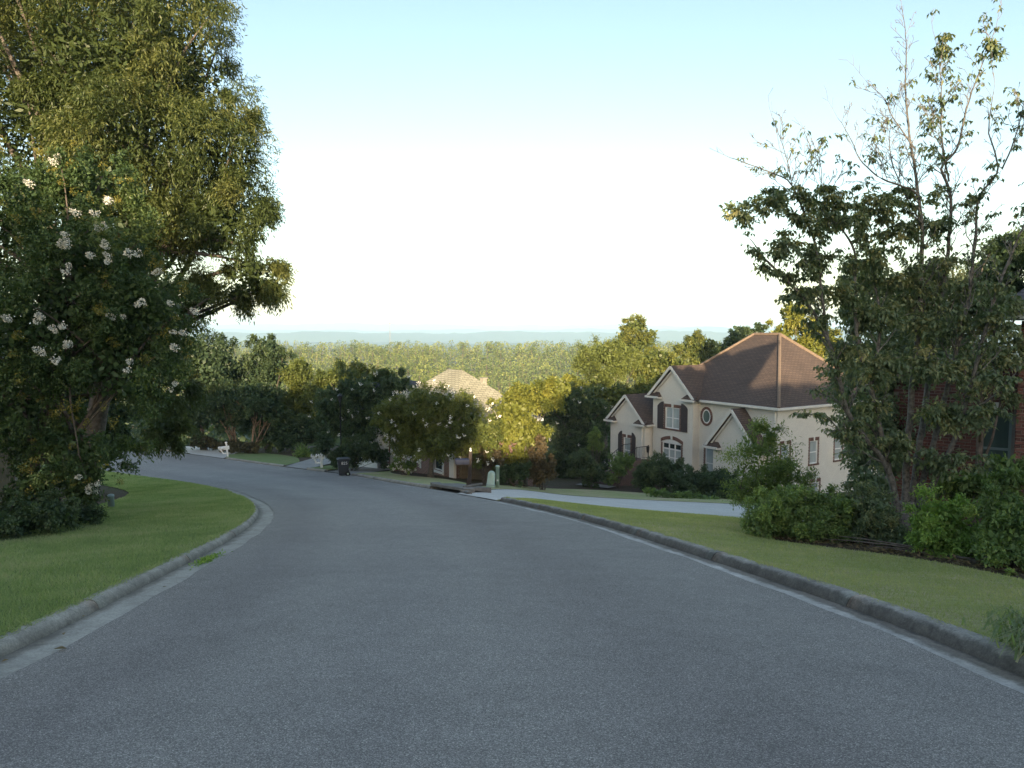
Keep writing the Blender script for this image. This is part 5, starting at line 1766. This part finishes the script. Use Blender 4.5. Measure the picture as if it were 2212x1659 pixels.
for s in (1, -1):
    m = MB()
    m.tube([(s * .29, .24, .15), (s * .36, .24, .15)], [.15, .15], 16)
    w = m.build('wheel', M['rubber'], bn)
    m = MB(); m.tube([(s * .355, .24, .15), (s * .366, .24, .15)], [.05, .05], 10); m.build('hub', M['pedestal'], w)
m = MB(); m.tube([(.27, .06, .15), (.352, .06, .15)], [.15, .15], 16)
bn.scale = (.9, .9, .9)
tm = text_mesh('825', .25); t = link('lettering', tm, M['white'], bn); t.location = (.302, .05, .80); t.rotation_euler = (math.radians(90), math.radians(0), math.radians(90))


# white post mailboxes
def white_mailbox(x, y, rz, label, lean=0):
    r = thing('mailbox', (x, y, gz(x, y) + .08), label, 'mailbox', 'white post mailboxes along the far kerb', rz)
    m = MB()
    m.box(-.065, .065, -.065, .065, -.2, 1.18); m.box(-.075, .075, -.075, .075, 1.0, 1.04)
    m.build('post', M['white'], r)
    m = MB(); m.box(-.10, .10, -.10, .10, 1.18, 1.22)
    m.add([(-.085, -.085, 1.22), (.085, -.085, 1.22), (.085, .085, 1.22), (-.085, .085, 1.22), (0, 0, 1.27)], [(0, 1, 4), (1, 2, 4), (2, 3, 4), (3, 0, 4), (3, 2, 1, 0)])
    m.build('post_cap', M['white'], r)
    m = MB(); m.box(-.58, .20, -.05, .05, .60, .70); m.box(-.36, -.066, -.04, .04, .28, .36)
    m.prism([(-.36, .30), (-.28, .30), (-.32, .45), (-.42, .60), (-.52, .60), (-.42, .45)], -.03, .03)
    m.build('arm', M['white'], r)
    m = MB()
    prof = [(-.10, .70), (.10, .70), (.10, .82)] + [(.10 * math.cos(a), .82 + .09 * math.sin(a)) for a in np.linspace(.3, math.pi - .3, 7)] + [(-.10, .82)]
    m.prism(prof, -.64, -.07, 'l'); m.prism(prof, .07, .20, 'l')
    bd = m.build('box', M['white'], r)
    m = MB(); m.prism([(a * 1.04, b + .002) for a, b in prof], -.655, -.64, 'l'); m.build('door', M['white'], r)
    m = MB(); m.box(-.58, -.42, -.106, -.101, .80, .825); m.build('flag', M['black'], r)
    tm2 = text_mesh('820' if rz > .3 else '830', .12)
    t = link('lettering', tm2, M['black'], r); t.location = (-.3, -.055, .65); t.rotation_euler = (math.pi / 2, 0, 0)
    return r


white_mailbox(-12.3, 46.0, .12, 'upright white post mailbox left of the wheeled bin')
white_mailbox(-23.6, 59.2, .35, 'leaning white post mailbox farthest off, by the pale driveway').rotation_euler = (.0, -.09, .35)

# navy mailbox on a dark wooden post
x, y = -1.62, 26.85
nm = thing('mailbox', (x, y, gz(x, y) + .05), 'navy metal mailbox on a dark leaning wooden post by the storm drain', 'mailbox')
m = MB(); m.add([(-.07, -.07, -.2), (.07, -.07, -.2), (.07, .07, -.2), (-.07, .07, -.2), (.0, -.055, 1.46), (.12, -.055, 1.46), (.12, .055, 1.46), (0, .055, 1.46)], [(0, 1, 5, 4), (1, 2, 6, 5), (2, 3, 7, 6), (3, 0, 4, 7), (4, 5, 6, 7)])
m.box(-.10, -.05, -.05, .05, -.05, .42)
m.build('post', M['woodpost'], nm)
m = MB(); prof = [(-.10, .98), (.10, .98), (.10, 1.10)] + [(.10 * math.cos(a), 1.10 + .10 * math.sin(a)) for a in np.linspace(.25, math.pi - .25, 7)] + [(-.10, 1.10)]
m.prism(prof, -.50, .02, 'l'); m.build('box', M['navy'], nm)
m = MB(); m.prism([(a * 1.05, b + .003) for a, b in prof], -.52, -.50, 'l'); m.build('door', M['navy'], nm)
m = MB(); m.box(-.50, .06, -.03, .03, .93, .978); m.build('arm', M['woodpost'], nm)
m = MB(); m.lathe([(.045, 1.46), (.05, 1.50), (.025, 1.52), (.035, 1.55), (.03, 1.585), (.005, 1.60)], 8, (.06, 0, 0)); m.build('finial', M['white'], nm, True)

# storm drain inlet
i0, i1 = iR['in0'], iR['in1']
mid_i = (i0 + i1) // 2
c0 = Rc[mid_i]
sd_ = thing('storm_drain', (c0[0], c0[1], gz(*c0)), 'concrete storm drain inlet with dark slot in the kerb', 'drain')


def sdp(i, w, h):
    q = Rc[i] + Rn[i] * w
    return (q[0] - c0[0], q[1] - c0[1], gz(q[0], q[1]) + h - gz(*c0))


idx = list(range(i0, i1 + 1))
m = MB()
rows = []
for i in idx:
    rows += [sdp(i, .40, .09), sdp(i, .40, .19), sdp(i, .5, .21), sdp(i, 1.52, .20), sdp(i, 1.52, .0), sdp(i, .9, .09)]
k = 6
m.add(rows, [(a * k + b, a * k + (b + 1) % k, (a + 1) * k + (b + 1) % k, (a + 1) * k + b) for a in range(len(idx) - 1) for b in range(k)] + [tuple(range(k)), tuple(range((len(idx) - 1) * k, len(idx) * k))[::-1]])
m.build('cover_slab', M['inlet'], sd_)
m = MB()
rows = []
for i in idx:
    rows += [sdp(i, .415, -.03), sdp(i, .8, -.03), sdp(i, .8, .12)]
m.add(rows, [(a * 3 + b, a * 3 + b + 1, (a + 1) * 3 + b + 1, (a + 1) * 3 + b) for a in range(len(idx) - 1) for b in range(2)])
m.build('throat', M['slot_shade'], sd_)
for i in (i0, i1):
    m = MB()
    d = (Rc[min(i + 1, len(Rc) - 1)] - Rc[i]) * 2.2
    a = [sdp(i, w, h) for w, h in ((.40, -.05), (.40, .21), (.8, .21), (.8, -.05))]
    b = [(p[0] + d[0] * .4 * (1 if i == i1 else -1), p[1] + d[1] * .4 * (1 if i == i1 else -1), p[2]) for p in a]
    m.add(a + b, [(0, 1, 2, 3), (4, 7, 6, 5), (0, 4, 5, 1), (1, 5, 6, 2), (2, 6, 7, 3), (3, 7, 4, 0)])
    m.build('cheek', M['inlet'], sd_)
m = MB()
p, q = Vector(sdp(i0 + 1, .55, .215)), Vector(sdp(i0 + 3, 1.45, .30))
m.tube([p, q], [.05, .05], 4); m.build('edge_kerb', M['curb'], sd_)

# pale green utility pedestals
x, y = -.98, 32.3
pd = thing('utility_pedestal', (x, y, gz(x, y) - .02), 'pale green dome-topped utility pedestal, leaning, on the lawn', 'pedestal')
pd.rotation_euler = (0, math.radians(5), 0)
MB().lathe([(.20, 0), (.20, .16), (.185, .17), (.17, .62)] + [(.17 * math.cos(a), .62 + .17 * math.sin(a)) for a in np.linspace(.2, 1.5, 6)], 16).build('housing', M['pedestal'], pd, True)
m = MB(); m.lathe([(.208, .15), (.208, .175)], 16); m.build('band', M['greypvc'], pd)
x, y = -.66, 32.5
pk = thing('marker_post', (x, y, gz(x, y) - .05), 'pale green round marker post standing against the dome-topped pedestal', 'post')
MB().lathe([(.085, 0), (.085, 1.02), (.095, 1.02), (.095, 1.08), (.08, 1.09)], 14).build('tube', M['pedestal'], pk, True)
m = MB(); m.box(-.04, .04, -.095, -.084, .38, .46); m.build('plate', M['white'], pk)
x, y = -11.05, 19.55
pg = thing('utility_pedestal', (x, y, gz(x, y) - .03), 'short grey plastic utility pedestal on the left lawn under the white flowering tree', 'pedestal')
MB().lathe([(.085, 0), (.082, .30), (.088, .305), (.085, .35), (.06, .372), (.0, .375)], 16).build('housing', M['greypvc'], pg, True)

# lamp post
x, y = float(at(736, 940, 45.0).x), 45.0
g = gz(x, y)
lp = thing('lamp_post', (x, y, g), 'black lantern lamp post in front of the wide dark flowering tree', 'lamp post')
hT = at(736, 850, 45).z - g
m = MB(); m.lathe([(.09, 0), (.09, .5), (.06, .55), (.04, .7), (.035, hT - .62), (.06, hT - .6), (.03, hT - .55)], 10); m.build('pole', M['black'], lp, True)
m = MB(); m.lathe([(.09, hT - .55), (.17, hT - .18), (.20, hT - .16), (.02, hT), (.015, hT + .08)], 6); m.build('lantern', M['black'], lp)
m = MB(); m.lathe([(.082, hT - .52), (.158, hT - .2)], 6); lp_g = m.build('pane', M['darkglass'], lp)
lp_g.scale = (1.03, 1.03, 1)


# board fence beside the brick house
def picket_fence(name, label, p0, p1, h, w=.14, gap=.012, rails=True):
    p0 = np.array(p0); p1 = np.array(p1)
    L = np.linalg.norm(p1 - p0); d = (p1 - p0) / L
    root = thing(name, (p0[0], p0[1], gz(*p0)), label, 'fence')
    n = int(L / (w + gap))
    m = MB(); m.prism([(0, 0), (w, 0), (w, h - .05), (w * .75, h), (w * .25, h), (0, h - .05)], -.01, .01)
    me = m.mesh('picket'); me.materials.append(M['fence'])
    for i in range(n):
        q = p0 + d * i * (w + gap)
        o = link('picket', me, None, root)
        o.location = (q[0] - p0[0], q[1] - p0[1], gz(*q) - gz(*p0) - .05 + random.uniform(-.02, .02))
        o.rotation_euler = (0, random.uniform(-.01, .01), math.atan2(d[1], d[0]))
    if rails:
        nn = np.array([-d[1], d[0]]) * .05
        for zz in (.3, h - .35):
            m = MB()
            a = Vector((nn[0], nn[1], zz)); q = p1 - p0
            m.tube([a, Vector((q[0] + nn[0], q[1] + nn[1], gz(*p1) - gz(*p0) + zz))], [.04, .04], 4); m.build('rail', M['fence'], root)


picket_fence('board_fence', 'weathered board fence between the brick house corner and the dark hedge', (-2.9, 39.1), (-1.0, 41.0), 1.25)
picket_fence('board_fence', 'shaded board fence behind the white flowering tree at the left edge', (-10.9, 13.2), (-13.0, 18.6), 1.7)


# weeds and debris in the left gutter
def weed(x, y, n, L, label, sx=.2, sy=.2, mat='lime', up=.5):
    z = gz(x, y) + .012
    r = thing('weed_tuft', (x, y, z), label, 'weed')
    o = np.stack([RNG.normal(0, sx, n), RNG.normal(0, sy, n), np.zeros(n)], 1)
    o[:, 2] = G(x + o[:, 0], y + o[:, 1]) + .012 - z
    d = unit(np.stack([RNG.normal(0, .6, n), RNG.normal(0, .6, n), np.abs(RNG.normal(up, .3, n))], 1))
    link('foliage', leaves_mesh('foliage', o, d, rand_dirs(n), RNG.uniform(.5, 1.2, n) * L, RNG.uniform(.6, 1.2, n) * L * .3, RNG.random(n)), M[mat], r)
    return r


w_ = at(478, 1218, 10.05)
wd = weed(-4.33, 10.05, 420, .055, 'patch of bright weeds growing in the left gutter', .05, .30, 'lime')
wd.rotation_euler = (0, 0, .14)
# long grass clump over the right kerb
x, y = 3.9, 4.98
n = 900
z = gz(x, y) + .12
gcl = thing('grass_clump', (x, y, z), 'clump of long grass hanging over the right kerb', 'grass')
th = RNG.uniform(0, 6.283, n)
o = np.stack([RNG.normal(0, .13, n), RNG.normal(0, .2, n), np.zeros(n)], 1)
vv = []
tw = np.stack([np.cos(th), np.sin(th)], 1)
LL = RNG.uniform(.14, .36, n)
sd2 = np.stack([-np.sin(th), np.cos(th), np.zeros(n)], 1) * .008
p0_ = o; p1_ = o + np.concatenate([tw * LL[:, None] * .35, (LL * .55)[:, None]], 1); p2_ = o + np.concatenate([tw * LL[:, None] * .95, (LL * .18)[:, None]], 1)
V = np.stack([p0_ - sd2, p0_ + sd2, p1_ + sd2 * .8, p1_ - sd2 * .8, p2_], 1).reshape(-1, 3)
b_ = np.arange(n)[:, None] * 5
F = np.concatenate([b_ + np.array([[0, 1, 2, 3]]), b_ + np.array([[3, 2, 4, 4]])])
F3 = np.concatenate([b_ + np.array([[0, 1, 2]]), b_ + np.array([[0, 2, 3]]), b_ + np.array([[3, 2, 4]])])
link('blades', mesh_np('blades', V, F3, tint=np.repeat(RNG.random(n), 5)), M['grass'], gcl)

# fallen leaves on the near gutter and mulch
lf = leaves_mesh('fallen_leaf', np.array([[0, 0, .01]]), np.array([[1., 0, .12]]), np.array([[0, .2, 1.]]), np.array([.085]), np.array([.05]), np.array([.9]))
lf.materials.append(M['rust'])
spots = [(-3.58, 5.45, 'brown fallen leaf at the near end of the left gutter'), (-3.78, 5.9, None), (-4.02, 6.6, None), (-3.98, 8.0, None), (-4.35, 8.6, None), (-3.75, 5.2, None)]
for i, (x, y, lb) in enumerate(spots):
    o = link('fallen_leaf', lf, None)
    o.location = (x, y, gz(x, y) + .012); o.rotation_euler = (0, 0, i * 2.1); s = .6 if lb is None else 1.3; o.scale = (s, s, s)
    tag(o, lb or 'tiny dry leaf lying in the left gutter', 'leaf', 'fallen leaves in the gutter')


# twigs and chips on the mulch: beyond counting
def litter():
    n = 900
    t = RNG.random(n)
    xa = np.interp(t, np.linspace(0, 1, 6), [6.6, 6.35, 5.95, 5.3, 4.75, 4.75]); ya = np.interp(t, np.linspace(0, 1, 6), [8.4, 9.8, 11.0, 12.0, 13.0, 14.0])
    x = xa + np.abs(RNG.normal(0, .35, n)); y = ya + RNG.normal(0, .1, n)
    o = np.stack([x, y, G(x, y) - .035], 1)
    d = unit(np.stack([RNG.normal(0, 1, n), RNG.normal(0, 1, n), RNG.uniform(0, .25, n)], 1))
    ob = link('mulch_litter', leaves_mesh('mulch_litter', o, d, unit(RNG.normal(0, .3, (n, 3)) + np.array([0, 0, 1])), RNG.uniform(.04, .13, n), RNG.uniform(.012, .05, n), RNG.random(n)), M['rust'])
    ob['kind'] = 'stuff'


litter()

# far tower and plume on the plain
ty = 1500.
tp_ = at(842, 697, ty)
zb = gz(0, ty) - 5
tw_ = thing('radio_tower', (tp_.x, ty, zb), 'thin lattice radio tower rising beyond the pine woods', 'tower')
H_ = tp_.z - zb
for k in range(3):
    a = k * 2.094
    m = MB(); m.tube([(3.2 * math.cos(a), 3.2 * math.sin(a), 0), (.7 * math.cos(a), .7 * math.sin(a), H_)], [.22, .16], 4); m.build('mast_leg', simple('tower_steel', (.30, .28, .28), .6, .1, 1) if k == 0 else bpy.data.materials['tower_steel'], tw_)
m = MB()
nb = 22
for j in range(nb):
    z0, z1 = H_ * j / nb, H_ * (j + 1) / nb
    for k in range(3):
        a, b = k * 2.094, (k + 1) * 2.094
        r0 = 3.2 - 2.5 * z0 / H_; r1 = 3.2 - 2.5 * z1 / H_
        m.tube([(r0 * math.cos(a), r0 * math.sin(a), z0), (r1 * math.cos(b), r1 * math.sin(b), z1)], [.09, .09], 3)
m.build('brace', bpy.data.materials['tower_steel'], tw_)
m = MB(); m.box(-2.4, 2.4, -1.2, 1.2, H_ - 3, H_ - .5); m.build('antenna', bpy.data.materials['tower_steel'], tw_)

# ================================================================== air over the valley
def haze():
    m = bpy.data.materials.new('valley_haze')
    m.use_nodes = True
    nt = m.node_tree
    nt.nodes.clear()
    out = nt.nodes.new('ShaderNodeOutputMaterial')
    v = nt.nodes.new('ShaderNodeVolumePrincipled')
    v.inputs['Color'].default_value = (.48, .72, 1.0, 1)
    v.inputs['Density'].default_value = HAZE_D
    v.inputs['Anisotropy'].default_value = -0.22
    nt.links.new(v.outputs[0], out.inputs['Volume'])
    b = MB()
    b.box(-18200, 18200, -18200, 18200, -100, 152)
    o = b.build('haze', m)
    o['kind'] = 'stuff'


HAZE_D = 1.3e-4
haze()
